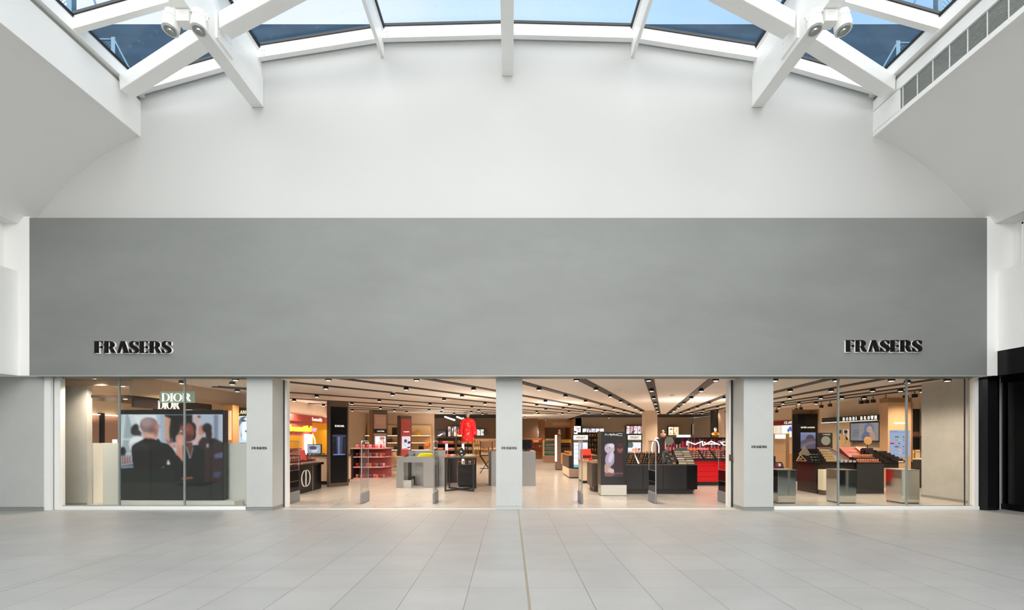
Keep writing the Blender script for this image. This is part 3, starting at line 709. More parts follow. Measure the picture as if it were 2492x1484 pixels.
# ------------------------------------------------------------------ helpers for the things in the store
def bp(x0, x1, yt, yb, Y, d):
    """box whose front face fills pixel columns x0..x1 and rows yt..yb at distance Y; yb None = stands on the floor"""
    return (X(x0, Y), X(x1, Y), Y, Y+d, 0 if yb is None else Z(yb, Y), Z(yt, Y))
def T(name, label, cat, px, Y, z=0, group=None, rz=0): return thing(name, label, cat, (X(px, Y), Y, z), rz, group)
def C(name, rgb, rough=.45, **k): return mat(name, srgb(*rgb), rough, **k)
ITEM = {}
def item_mesh(kind, cols):
    key = (kind, cols)
    if key in ITEM: return ITEM[key]
    mb = MB(); a, b = cols
    if kind == 'lipstick': mb.lathe(0, 0, [(.012, 0), (.012, .03)], 10); mb.cm = 1; mb.lathe(0, 0, [(.0095, .03), (.0095, .055), (.004, .066)], 10)
    if kind == 'pot': mb.lathe(0, 0, [(.028, 0), (.03, .03)], 12); mb.cm = 1; mb.lathe(0, 0, [(.031, .03), (.031, .048), (.028, .05)], 12)
    if kind == 'bottle': mb.lathe(0, 0, [(.03, 0), (.032, .01), (.032, .10), (.014, .12)], 12); mb.cm = 1; mb.lathe(0, 0, [(.015, .12), (.015, .16), (.012, .162)], 12)
    if kind == 'flacon': mb.box(-.035, .035, -.018, .018, 0, .08); mb.cm = 1; mb.lathe(0, 0, [(.014, .08), (.014, .115), (.01, .118)], 10)
    if kind == 'tube': mb.loft([(0, 0, 0, .016, .016), (0, 0, .03, .016, .016)], 10); mb.cm = 1; mb.loft([(0, 0, .03, .018, .018), (0, 0, .13, .024, .003)], 10)
    if kind == 'box': mb.box(-.04, .04, -.02, .02, 0, .12); mb.cm = 1; mb.box(-.041, .041, -.021, .021, .08, .10)
    if kind == 'palette': mb.box(-.07, .07, -.012, .012, 0, .045); mb.cm = 1; mb.box(-.06, .06, -.0135, -.012, .008, .037)
    if kind == 'handbag':
        mb.loft([(0, 0, 0, .15, .06), (0, 0, .02, .155, .065), (0, 0, .18, .13, .035), (0, 0, .19, .12, .02)], 16); mb.cm = 1
        mb.path([(.08*math.cos(t/8*math.pi), 0, .18+.12*math.sin(t/8*math.pi)) for t in range(9)], .008, 6)
    me = bpy.data.meshes.new(kind); me.from_pydata([tuple(p) for p in mb.v], [], mb.f)
    for m_ in (a, b): me.materials.append(MATS[m_])
    me.polygons.foreach_set('material_index', mb.m); me.update(); ITEM[key] = me
    return me
NAMES = {'box': 'product_box', 'tube': 'cream_tube', 'pot': 'cream_jar', 'palette': 'makeup_palette', 'flacon': 'perfume_bottle', 'bottle': 'cosmetics_bottle'}
def item(kind, cols, loc, label, group=None, rz=0, sc=1, rx=0, cat=None):
    me = item_mesh(kind, cols); o = bpy.data.objects.new(NAMES.get(kind, kind), me); COL.objects.link(o)
    o.location = loc; o.rotation_euler = (rx, 0, rz); o.scale = (sc, sc, sc)
    return tag(o, label, cat or NAMES.get(kind, kind).replace('_', ' '), group)
for nm, c in dict(c_red=(190, 20, 25), c_pink=(230, 120, 140), c_nude=(205, 160, 130), c_black=(18, 16, 16), c_gold=(200, 150, 70), c_white=(235, 232, 225), c_blue=(40, 60, 120),
                  c_teal=(70, 130, 120), c_orange=(225, 110, 40), c_yellow=(240, 200, 40), c_copper=(190, 105, 70), c_grey=(130, 130, 128), c_purple=(90, 50, 110), c_brown=(90, 55, 40), c_cream=(225, 205, 175), c_amber=(190, 120, 50)).items():
    C(nm, c, .35)
MATS['c_silver'] = CHROME

# ------------------------------------------------------------------ left window
# big advertising screen on its plinth
o = T('screen_plinth', 'low white plinth under the big advertising screen in the left window', 'plinth', 430, 9.42)
box(X(284, 9.42), X(570, 9.42), 9.42, 9.74, 0, .132).build('body', WCAB, o, bev=.004)
box(X(284, 9.42)+.02, X(570, 9.42)-.02, 9.44, 9.72, .0, .01).build('base', SKIRT, o)
SY = 9.56; sx0, sx1 = X(289, SY), X(543.5, SY); sz0, sz1 = .135, Z(997, SY)
o = T('advertising_screen', 'huge landscape video screen showing a make-up artist from behind, left window', 'screen', 416, SY, sz0)
box(sx0, sx1, SY, SY+.17, sz0, sz1).build('housing', BLKC, o, bev=.004)
cv = Canvas(12, 140, 1560, 1420, 190, (178, 186, 196))
cv.poly([(12, 140), (330, 140), (200, 720), (12, 720)], (150, 165, 170)).poly([(60, 140), (120, 140), (60, 700), (12, 700)], (190, 200, 205)).poly([(150, 140), (230, 140), (330, 420), (250, 460)], (200, 208, 214))
cv.poly([(230, 150), (560, 150), (580, 230), (330, 420)], (215, 222, 226)).rect(12, 505, 260, 525, (205, 212, 214)).ell(250, 370, 60, 90, (45, 42, 48), 20).ell(290, 430, 60, 60, (60, 50, 55))
cv.ell(290, 600, 125, 135, (222, 226, 232), -25).ell(70, 700, 50, 75, (25, 25, 26)).rect(575, 145, 690, 560, (176, 188, 205)).poly([(690, 145), (620, 145), (640, 560), (720, 560)], (160, 172, 190))
cv.poly([(1130, 150), (1560, 150), (1560, 560), (1130, 560)], (172, 180, 198)).rect(1425, 150, 1490, 560, (120, 128, 150)).rect(1225, 150, 1420, 330, (168, 178, 196))
cv.poly([(685, 145), (1110, 145), (1110, 330), (950, 300), (860, 560), (770, 600), (755, 380), (775, 215), (700, 180)], (28, 27, 27))
cv.poly([(700, 178), (778, 210), (762, 330), (752, 420), (770, 560), (735, 560), (705, 500), (690, 360)], (196, 150, 126)).poly([(700, 500), (770, 560), (800, 590), (780, 600), (720, 560)], (150, 90, 85))
cv.poly([(770, 500), (805, 490), (825, 560), (790, 580)], (70, 80, 110)).ell(815, 600, 45, 35, (205, 150, 140), 20).ell(840, 620, 35, 22, (180, 130, 125))
cv.poly([(1130, 160), (1215, 145), (1225, 200), (1190, 330), (1215, 560), (1215, 620), (1100, 560)], (196, 165, 168)).ell(1205, 180, 26, 18, (50, 52, 60)).ell(1180, 470, 60, 110, (200, 168, 166))
cv.ell(1245, 380, 48, 78, (176, 118, 104)).ell(1325, 350, 75, 78, (44, 28, 28)).ell(1350, 440, 52, 90, (40, 25, 26)).ell(1225, 420, 28, 40, (190, 130, 115))
cv.poly([(1190, 560), (1250, 480), (1440, 500), (1560, 560), (1560, 1180), (1180, 1200)], (47, 31, 31)).poly([(1430, 740), (1560, 710), (1560, 790), (1440, 800)], (82, 84, 120)).poly([(1420, 1010), (1540, 1000), (1500, 1085), (1420, 1080)], (60, 62, 92))
cv.ell(1400, 560, 30, 60, (35, 25, 28)).rect(1420, 570, 1560, 600, (40, 40, 46)).ell(1330, 610, 14, 26, (170, 170, 185))
cv.blur(1)
cv.ell(1100, 350, 66, 90, (30, 28, 30)).ell(1120, 440, 42, 90, (28, 25, 26)).ell(1020, 400, 108, 135, (122, 62, 56)).ell(1010, 480, 90, 80, (112, 55, 48)).ell(980, 290, 70, 28, (62, 40, 42), -20)
cv.line([(985, 395), (1060, 400)], 10, (60, 26, 26)).ell(1030, 385, 40, 12, (150, 80, 74)).ell(960, 420, 22, 30, (140, 72, 62)).ell(1030, 475, 32, 12, (130, 50, 52)).ell(1060, 500, 60, 55, (80, 40, 38))
cv.poly([(980, 560), (1110, 560), (1110, 640), (1080, 780), (1050, 790)], (96, 50, 42)).poly([(950, 600), (1020, 590), (1060, 800), (1115, 600), (1210, 600), (1290, 700), (1280, 1190), (950, 1200)], (22, 21, 22))
cv.line([(1015, 620), (1070, 800)], 8, (170, 175, 185)).line([(1115, 640), (1075, 800)], 7, (150, 155, 165))
cv.ell(455, 310, 132, 120, (133, 108, 108)).ell(470, 270, 110, 80, (142, 118, 118)).ell(540, 350, 62, 110, (150, 112, 106)).ell(585, 360, 24, 70, (176, 130, 118)).ell(560, 370, 24, 48, (178, 122, 108)).ell(548, 385, 12, 26, (120, 72, 64))
cv.poly([(360, 410), (600, 410), (590, 480), (570, 525), (470, 500), (385, 490)], (192, 148, 132)).line([(600, 300), (625, 315), (622, 345)], 6, (60, 60, 66))
cv.poly([(195, 660), (205, 620), (250, 580), (380, 510), (400, 492), (470, 488), (570, 525), (600, 500), (640, 560), (740, 580), (810, 650), (870, 740), (960, 820), (990, 880), (990, 1420), (225, 1420), (205, 800)], (24, 22, 22))
cv.poly([(860, 740), (880, 620), (860, 540), (880, 450), (930, 440), (970, 455), (985, 520), (960, 620), (965, 780), (965, 850), (900, 770)], (190, 134, 120)).ell(920, 500, 62, 55, (200, 142, 128)).line([(900, 460), (935, 400)], 14, (120, 100, 100)).ell(938, 395, 10, 10, (235, 235, 240))
for i in range(5): cv.rect(20+i*36, 780, 45+i*36, 870, (130, 55, 42)); cv.rect(24+i*36, 750, 42+i*36, 782, (105, 100, 110))
cv.poly([(12, 880), (215, 850), (230, 950), (12, 940)], (90, 98, 108)).line([(20, 905), (220, 870)], 10, (180, 185, 192)).line([(60, 935), (225, 925)], 8, (160, 170, 180)).rect(12, 945, 230, 1420, (24, 26, 24))
cv.ell(748, 860, 14, 30, (190, 190, 190)).ell(750, 880, 22, 10, (220, 220, 220)).line([(655, 935), (685, 930)], 6, (150, 150, 150)).line([(950, 1105), (1110, 1090)], 22, (150, 78, 66))
cv.poly([(12, 1150), (990, 1150), (1560, 1170), (1560, 1420), (12, 1420)], (40, 42, 39)).poly([(850, 1170), (1500, 1150), (1300, 1215), (900, 1215)], (14, 12, 12)).poly([(12, 980), (850, 980), (850, 1170), (12, 1160)], (27, 30, 26))
cv.ell(420, 260, 75, 60, (158, 136, 138), soft=7).ell(500, 380, 60, 50, (120, 92, 92), soft=8).ell(990, 350, 46, 38, (150, 84, 74), soft=6).ell(470, 470, 70, 26, (206, 162, 146), soft=5).ell(560, 420, 26, 40, (150, 98, 88), soft=5).ell(925, 560, 30, 60, (214, 160, 146), soft=6).ell(400, 620, 150, 50, (38, 35, 36), soft=9).blur(1)
cv.mesh('screen', (sx0+.012, SY-.004, Z(1008, SY)), (sx1-sx0-.024, 0, 0), (0, 0, -(Z(1008, SY)-.15)), SCR, o)
# white wall panels behind it
o = tag(box(X(250, 9.8), X(612, 9.8), 9.8, 9.88, 0, Z(1078, 9.8)).build('display_backboard', WCAB, bev=.003), 'tall white backboard behind the advertising screen', 'panel')
o = tag(box(X(213, 9.9), X(228, 9.9), 9.9, 10.9, 0, Z(1078, 9.9)).build('side_backboard', WCAB, bev=.003), 'narrow white side panel beside the grey plaster column', 'panel')
o = T('drawer_unit', 'white drawer unit between the white boards in the left window', 'cabinet', 240, 10.9)
x0, x1, y0, y1, z0, z1 = bp(231, 262, 1141, None, 10.95, .5); z1 = .74
box(x0, x1, y0, y1, 0, z1).build('body', WCAB, o)
for k in range(3): box(x0+.01, x1-.01, y0-.018, y0, .02+k*.24, .24+k*.24).build('drawer', WCAB, o, bev=.004)
box(x0, x1, y0, y1, z1, z1+.22).build('display_top', BLKM, o)
for k in range(5): item('flacon', ('c_amber', 'c_silver'), (x0+.04+k*.075, y0+.1+(k % 2)*.1, z1+.22), 'amber perfume bottle with silver cap on the black top of the white drawers', 'perfume bottles on the drawer unit')
tag(box(x0+.17, x0+.25, y0+.3, y0+.35, z1+.22, z1+.75).build('lit_tester_tower', GLOWW), 'warm glowing upright tester light above the white drawers', 'lamp')
# hanging sign
o = T('hanging_sign', 'hanging pale glass sign with white serif brand letters in front of the screen', 'sign', 431, 9.36, Z(980, 9.36))
box(X(388, 9.36), X(474, 9.36), 9.36, 9.375, Z(980, 9.36), Z(952, 9.36)).build('glass_plate', C('sage_acrylic', (168, 178, 158), .2), o)
for px in (398, 466): MB().tube((X(px, 9.367), 9.367, Z(952, 9.367)), (X(px, 9.367), 9.367, ZC), .0025).build('wire', CHROME, o)
for mb in serif('DIOR', X(394, 9.36), X(464, 9.36), Z(976.5, 9.36), Z(957, 9.36), 9.357, .012, light=True): mb.build('letter', SIGNW, o)
# canopy, bulkhead and second sign
struct('trim_280', MB().box(-10.6, -8.66, 9.7, 9.8, 2.72, ZC).box(-8.66, -8.58, 9.7, 14.2, 2.50, ZC), C('beige_bulkhead', (190, 165, 140), .7))
o = thing('brand_canopy', 'dark brown lit canopy hanging over the perfume area, left window', 'canopy', (-8.7, 11, 2.26))
box(-8.74, -8.67, 9.85, 12.4, 2.24, 2.52).build('fascia', DKBR, o); box(-10.3, -8.74, 9.85, 12.4, 2.46, 2.52).build('deck', DKBR, o)
box(-10.3, -8.8, 12.3, 12.4, 1.9, 2.46).build('rear_panel', DKBR, o)
for k in range(4): MB().tube((-9.2, 10.2+k*.6, 2.452), (-9.2, 10.2+k*.6, 2.46), .04).build('downlight', GLOWW, o)
for mb in serif('DIOR', X(385, 10.3), X(436, 10.3), Z(995, 10.3), Z(975, 10.3), 10.3, .02, light=True): mb.build('letter', SIGNW, o)
# lit wall panels, rear left
for a, b, lab in ((10.95, 11.37, 'nearer'), (11.5, 11.95, 'farther')):
    o = thing('lit_wall_panel', 'tall pinkish lit wall panel behind the white drawers, %s side of the dark divider' % lab, 'panel', (-10.97, (a+b)/2, 0))
    box(-11.0, -10.95, a, b, 0, 2.14).build('board', C('blush_panel', (215, 175, 158), .6), o)
    box(-10.98, -10.90, a+.02, b-.02, 2.14, 2.16).build('light_strip', GLOWW, o)
tag(box(-11.0, -10.91, 11.385, 11.485, 0, 2.2).build('wall_divider', BLKM), 'dark upright divider between the two pinkish lit wall panels', 'panel')
o = T('brand_pillar', 'tan panel with large black letter behind the screen edge', 'panel', 283, 12.15)
box(-10.98, -10.35, 12.1, 12.2, 0, Z(999, 12.1)).build('board', C('tan_panel', (200, 170, 140), .6), o)
lx = X(287, 12.1)
MB().ribbon([(lx+.12*math.cos(R(a)), Z(1035, 12.1)+.13*math.sin(R(a))) for a in range(60, 301, 15)],
            [(lx+.085*math.cos(R(a)), Z(1035, 12.1)+.12*math.sin(R(a))) for a in range(60, 301, 15)], 12.085, 12.1).build('letter', BLACK, o)
o = T('brand_pillar', 'orange-tan upright pillar between screen and lightbox', 'panel', 555, 12.6)
box(*bp(545, 566, 985, None, 12.6, .3)).build('board', C('orange_tan_panel', (205, 150, 95), .6), o)
box(*bp(554, 562, 999, 1070, 12.58, .02)).build('light_strip', C('peach_light', (245, 205, 170), .5, emit=.5), o)
o = T('lightbox', 'black fascia with gold letters above a lit black-and-white portrait of a blonde woman', 'lightbox', 590, 13, 0)
box(*bp(566, 650, 1078, None, 13.02, .15)).build('lower_panel', BLKM, o)
box(*bp(566, 650, 991, 1011, 13, .2)).build('fascia', BLKM, o)
for g, pos in zip('LANCOME', (578, 585, 592, 600, 608, 617, 627)):
    letters(g, X(pos, 13), X(pos+5.5, 13), Z(1007, 13), Z(998.5, 13), 13, GOLDL, o, .015, 'letter')
box(*bp(566, 650, 1011, 1078, 13, .15)).build('frame', BLKM, o)
cv = Canvas(1120, 515, 1400, 770, 60, (180, 205, 228))
cv.rect(1120, 515, 1150, 770, (215, 225, 235)).ell(1240, 620, 85, 130, (215, 225, 238)).poly([(1140, 770), (1150, 600), (1185, 530), (1230, 515), (1190, 600), (1195, 770)], (95, 110, 130)).poly([(1165, 770), (1170, 620), (1200, 560), (1185, 700), (1200, 770)], (190, 200, 215))
cv.ell(1210, 562, 22, 9, (40, 48, 60)).line([(1185, 540), (1235, 530)], 7, (60, 65, 75)).ell(1237, 660, 16, 12, (60, 62, 75)).ell(1245, 610, 9, 16, (165, 178, 195)).poly([(1300, 515), (1400, 515), (1400, 770), (1290, 770), (1320, 640)], (105, 118, 138)).ell(1285, 565, 20, 8, (45, 50, 62))
cv.mesh('portrait', (X(568, 13), 12.995, Z(1012, 13)), (X(648, 13)-X(568, 13), 0, 0), (0, 0, Z(1077, 13)-Z(1012, 13)), SCRB, o)

# ------------------------------------------------------------------ security gates in the two entrances
def gate(x, who, smoke):
    o = thing('security_gate', 'clear acrylic anti-theft gate with grey foot, ' + who, 'security gate', (x, 10.1, 0))
    y0, y1 = 9.87, 10.38
    MB().box(x-.028, x+.028, y0, y1, 0, .26).build('foot', C('grey_plastic', (122, 125, 128), .45), o, bev=.02)
    box(x-.006, x+.006, y0+.03, y1-.02, .26, 1.44).build('panel', GLASSP, o)
    if smoke: box(x-.009, x+.009, y0+.03, y1-.02, .26, .76).build('smoked_panel', glassmat('smoked_acrylic', (.35, .35, .37), .8), o)
    MB().path([(x, y0+.012, .2), (x, y0+.012, 1.42), (x, y0+.035, 1.455), (x, y1-.035, 1.455), (x, y1-.01, 1.42)], .013, 10).build('edge_tube', CHROME, o)
    MB().path([(x, y1-.01, 1.43), (x, y1-.01, .2)], .006, 8).build('rear_tube', CHROME, o)
    for z in ((.5, .76) if smoke else ()): MB().bar((x, y0+.02, z), (x, y1-.01, z), .02, .008).build('crossbar', CHROME, o)
for x, who, s_ in ((-5.13, 'leftmost, beside the black counter with the oval logo', 1), (-3.44, 'in front of the tall bronze pillars', 0), (-1.765, 'beside the black frame table', 0),
               (1.67, 'second entrance, left of the black video pillar', 0), (3.38, 'in front of the long charcoal make-up counter', 1), (5.07, 'rightmost, in front of the red counter', 1)): gate(x, who, s_)

# ------------------------------------------------------------------ left entrance
# black counter with oval logo on its +X face
XC = -5.73
o = thing('logo_counter', 'glossy black counter with white oval two-letter logo, left entrance', 'counter', (-6.3, 12.2, 0))
box(-6.9, XC, 11.5, 12.38, .0, .735).build('body', BLACK, o, bev=.004)
box(-6.9, XC, 12.42, 12.95, .0, .735).build('side_body', BLACK, o, bev=.004)
box(XC-.012, XC-.002, 12.37, 12.43, .02, .73).build('chrome_joint', CHROME, o)
box(-6.95, XC+.06, 11.45, 13.0, .735, .80).build('worktop', BLACK, o, bev=.006)
def oval(mb, cy, cz):
    E = lambda s, rx, rz, a0, a1: [(cy+s*.045+rx*math.cos(R(a0+(a1-a0)*i/14)), cz+rz*math.sin(R(a0+(a1-a0)*i/14))) for i in range(15)]
    def rib(A, B):
        for i in range(len(A)-1): mb.pyz([A[i], A[i+1], B[i+1], B[i]], XC, XC+.008)
    rib(E(-1, .23, .235, 100, 260), E(-1, .175, .215, 100, 260)); rib(E(1, .23, .235, -90, 90), E(1, .175, .215, -90, 90))
    mb.pyz([(cy-.03, cz-.235), (cy+.03, cz-.235), (cy+.03, cz+.235), (cy-.03, cz+.235)], XC, XC+.008)
    mb.pyz([(cy, cz+.22), (cy+.06, cz+.22), (cy+.06, cz+.235), (cy, cz+.235)], XC, XC+.008)
mb = MB(); oval(mb, 11.97, .40); mb.build('logo', SIGNM, o)
for k in range(2): item('palette', ('c_red', 'c_white'), (-5.82, 11.7+k*.2, .80), 'red and white palette lying at the front edge of the black logo counter', 'palettes on the logo counter', rz=R(90))
for r_ in range(3):
    x = -6.25+r_*.14
    tag(box(x-.06, x+.06, 11.55, 13.2, .80, .83+.05*(2-r_)).build('tester_step', C('beige_tester_tray', (190, 165, 150), .5) if r_ == 2 else BLKM), '%s step of the tester display on the black logo counter' % ('beige front', 'black middle', 'black rear')[2-r_ if r_ != 1 else 1], 'display step')
    for k in range(14): item('lipstick', ('c_black', 'c_red') if r_ == 2 else ('c_silver', ('c_nude', 'c_red')[k % 2]), (x, 11.65+k*.11, .83+.05*(2-r_)), 'lipstick tester in %s row on the black logo counter' % ('the rear', 'the middle', 'the front')[r_], 'lipstick testers on the logo counter', sc=1.2)
tag(MB().bar((-6.05, 12.55, .85), (-6.15, 12.6, 1.16), .16, .03, (0, 1, 0)).build('product_card', C('red_white_card', (200, 60, 60), .5)), 'upright red card behind the lipstick testers of the logo counter', 'card')
for k, (yy, lab) in enumerate(((13.9, 'left'), (14.75, 'right'))):
    o = thing('portrait_card', 'small grey lit portrait board, %s of two on the counter behind the logo counter' % lab, 'display', (-6.25, yy, .92))
    box(-6.6+k*.52, -6.15+k*.5, yy, yy+.05, .99, 1.33).build('frame', BLKM, o)
    cv = Canvas(0, 0, 100, 90, 28, (150, 165, 185)); cv.ell(52, 45, 24, 32, (200, 200, 208)).ell(40, 30, 30, 18, (70, 75, 90)).ell(45, 42, 5, 3, (40, 40, 50)).ell(62, 42, 5, 3, (40, 40, 50)).rect(0, 78, 100, 90, (90, 95, 115))
    cv.mesh('portrait', (-6.58+k*.52, yy-.004, 1.31), (.41, 0, 0), (0, 0, -.30), SCR, o)
o = thing('make_up_counter', 'low dark counter with beige front behind the logo counter', 'counter', (-6.2, 14.3, 0))
box(-7.4, -5.55, 13.95, 14.9, .12, .93).build('body', C('beige_front', (215, 185, 160), .5), o, bev=.004); box(-7.4, -5.6, 14.0, 14.9, 0, .12).build('base', BLKM, o); box(-7.45, -5.5, 13.9, 14.95, .93, .98).build('worktop', DKBR, o)
for k in range(10): item('pot', ('c_silver', 'c_black'), (-6.9+k*.13, 14.0, .98), 'small silver jar in a row along the dark worktop behind the logo counter', 'jars behind the logo counter')
o = thing('sunglass_stand', 'curved black wire display frame by the leftmost security gate', 'stand', (-6.1, 11.0, 0))
MB().box(-6.35, -5.9, 10.8, 11.2, 0, .02).build('base', BLKM, o); MB().tube((-6.15, 11, .02), (-6.15, 11, 1.25), .02).build('post', BLKM, o)
for z, r_ in ((1.28, .35), (1.12, .45)): MB().path([(-6.15+r_*math.cos(R(t*15-150)), 11+.2*math.sin(R(t*15)), z+.08*math.sin(R(t*15-90))) for t in range(13)], .012).build('wire_loop', BLKM, o)

# tall pillars turned 45 degrees
def totem(name, label, px, py, W_, D_, top, front, sign, pic=None, piczy=(0, 0), boards=False, signz=0, lit=SCR):
    Y = FY(py); o = thing(name, label, 'pillar', (X(px, Y), Y, 0), R(45))
    MB().box(0, W_, 0, D_, 0, top).build('body', BROWN, o, local=True, bev=.004)
    MB().box(.05, W_-.05, -.012, 0, .12, top-.17).build('front_panel', front, o, local=True)
    if boards:
        for a, b in ((top-.62, top-.22), (.16, .78)):
            q = MB().box(.07, W_-.07, -.02, -.012, a, b).build('inset_board', C('blush_board', (200, 168, 145), .5), o, local=True)
            MB().box(.09, W_-.09, -.022, -.0205, a+.03, a+.035).box(.09, W_-.09, -.022, -.0205, b-.035, b-.03).box(.09, .095, -.022, -.0205, a+.03, b-.03).box(W_-.095, W_-.09, -.022, -.0205, a+.03, b-.03).build('line', BLKM, q, local=True)
        MB().box(.05, W_-.05, -.022, -.012, signz-.06, signz+.12).build('sign_band', BLKM, o, local=True)
    if sign: letters(sign, W_*.28, W_*.76, signz, signz+.06, -.022, SIGNW, o, .01, axis='l', bold=.03)
    if pic: pic.mesh('screen', (.5*W_-piczy[2]/2, -.024, piczy[1]), (piczy[2], 0, 0), (0, 0, piczy[0]-piczy[1]), lit, o, local=True)
    return o
cv = Canvas(0, 0, 100, 160, 46, (12, 12, 22))
cv.rect(0, 0, 100, 160, (14, 14, 26)).poly([(30, 20), (75, 20), (68, 150), (35, 150)], (55, 62, 95)).poly([(42, 20), (52, 20), (50, 150), (44, 150)], (120, 130, 165)).rect(5, 10, 95, 18, (70, 75, 110)).rect(10, 148, 90, 156, (110, 130, 190)).rect(2, 30, 22, 60, (24, 26, 48)).rect(80, 40, 98, 100, (20, 22, 40))
totem('brand_pillar', 'tallest black glass pillar with white letters, nearest in the left entrance', 800.5, 1185.3, .63, .17, 2.68, BLACK, 'DIOR', cv, (.98, 1.65, .46), signz=1.88)
cv = Canvas(0, 0, 70, 130, 40, (228, 228, 240))
cv.ell(45, 25, 16, 20, (205, 165, 150)).ell(47, 16, 18, 12, (150, 110, 95)).poly([(30, 40), (62, 45), (66, 130), (12, 130), (20, 80)], (205, 210, 228)).ell(35, 60, 22, 14, (222, 190, 178), 40).ell(20, 100, 18, 26, (214, 220, 236)).poly([(50, 35), (62, 40), (64, 75), (54, 60)], (165, 125, 110))
totem('brand_pillar', 'bronze pillar with two blush boards and lit picture of woman in white', 907, 1156.6, .66, .3, 2.68, C('blush_front', (188, 160, 142), .5), 'LANCÔME', cv, (.98, 1.60, .46), boards=True, signz=1.79, lit=SCRB)
cv = Canvas(0, 0, 70, 130, 36, (226, 214, 224))
cv.ell(30, 45, 12, 16, (70, 60, 70)).poly([(20, 60), (42, 60), (50, 120), (10, 125)], (215, 220, 232)).ell(58, 60, 12, 14, (50, 55, 75), 40).ell(55, 108, 14, 7, (50, 55, 75), -20).poly([(0, 120), (30, 112), (60, 130), (0, 130)], (215, 90, 90)).line([(26, 40), (18, 70), (30, 100)], 2, (90, 90, 110))
totem('brand_pillar', 'red-fronted brown pillar with pale illustrated picture', 974, 1139, .66, .3, 2.68, C('coral_front', (178, 70, 66), .5), 'benefit', cv, (.93, 1.62, .50), signz=1.83)
cv = Canvas(0, 0, 70, 130, 30, (170, 168, 160))
cv.poly([(15, 10), (55, 0), (60, 130), (10, 130)], (70, 80, 115)).ell(36, 25, 10, 13, (210, 190, 180)).ell(52, 20, 9, 7, (215, 210, 190)).ell(15, 70, 8, 12, (220, 218, 205)).ell(50, 110, 10, 14, (205, 205, 195))
totem('brand_pillar', 'farthest taupe pillar with dark blue floral picture', 1019, 1125.5, .66, .3, 2.62, C('taupe_front', (160, 135, 110), .5), '', cv, (.95, 1.55, .5))

# pink and yellow make-up bay on the left store wall
o = thing('make_up_bay', 'pink and yellow wall bay with neon words, left store wall', 'wall unit', (-8.1, 17.4, 0))
pinkm = C('pink_bay', (225, 120, 115), .5); yel = C('yellow_bay', (240, 165, 10), .5, emit=.25)
box(-8.19, -7.98, 15.2, 19.3, 2.17, 2.42).build('fascia', C('coral_fascia', (226, 100, 96), .5), o)
box(-8.19, -8.1, 15.2, 19.3, 0, 2.17).build('back_board', yel, o); box(-8.1, -8.02, 15.2, 17.3, .9, 2.17).build('pink_board', pinkm, o)
box(-8.02, -8.0, 15.5, 16.5, 1.15, 1.62).build('yellow_niche', yel, o)
letters('benefit', 17.2, 18.1, 2.22, 2.37, -7.98, SIGNW, o, .02, axis='+x', bold=.02)
yn = mat('yellow_neon', (1, .75, .05), .4, emit=1.2); pn = mat('pink_neon', (1, .25, .55), .4, emit=1.6)
letters('beautiful', 15.5, 17.2, 1.78, 2.02, -8.02, yn, o, .03, axis='+x', bold=.04, name='yellow_neon_word'); letters('bar', 17.35, 17.8, 1.80, 2.0, -8.08, pn, o, .03, axis='+x', bold=.03, name='pink_neon_word')
MB().path([(-8.05, 17.35+.28*math.sin(R(t*12)), 1.72-t*.055) for t in range(16)], .03).build('neon_arc', mat('peach_neon', (1, .6, .4), .4, emit=1.3), o)
box(-8.0, -7.9, 16.6, 17.05, .85, 1.68).build('light_column', GLOWW, o)
box(-8.1, -7.5, 15.2, 19.3, 0, .85).build('counter', BLKM, o)
tag(box(-8.19, -8.16, 14.8, 15.15, 1.3, 2.4).build('wall_poster', BLKM), 'dark narrow wall poster left of the pink and yellow bay', 'poster')

# pink product gondola
o = thing('gondola_shelf', 'low round-ended shelf unit filled with pink gift boxes beside the nearest pillar', 'shelf', (-5.2, 16.2, 0))
mb = MB()
for z in (0, .42, .80): MB().pxy([(-5.95, 15.9), (-5.95, 16.9), (-4.6, 16.9), (-4.6, 16.3), (-4.75, 16.0), (-5.0, 15.9)], z, z+.04).build('shelf', C('pinkish_shelf', (215, 170, 160), .4), o)
MB().box(-5.95, -5.85, 15.88, 16.9, 0, 1.12).build('side_panel', BLKM, o); MB().box(-5.85, -4.6, 16.55, 16.6, .04, 1.12).build('back_board', C('rose_board', (200, 110, 110), .5), o)
MB().pxy([(-5.95, 15.9), (-5.95, 16.9), (-4.6, 16.9), (-4.6, 16.3), (-4.75, 16.0), (-5.0, 15.9)], 1.12, 1.16).build('top_shelf', C('pinkish_shelf', (215, 170, 160), .4), o)
cl = [('c_pink', 'c_white'), ('c_red', 'c_pink'), ('c_purple', 'c_gold'), ('c_gold', 'c_pink'), ('c_grey', 'c_pink')]
for r_, z in enumerate((.04, .46, .84, 1.16)):
    for k in range(9): item('box', cl[(k*3+r_) % 5] if r_ < 3 else cl[k % 2], (-5.75+k*.125, 16.05+(k % 2)*.06, z), '%s gift box on the %s of the pink gondola' % ('pink and red' if r_ == 3 else 'small coloured', ('bottom shelf', 'second shelf', 'third shelf', 'top')[r_]), 'gift boxes on the pink gondola', rz=.2*(k % 3), sc=1.1)
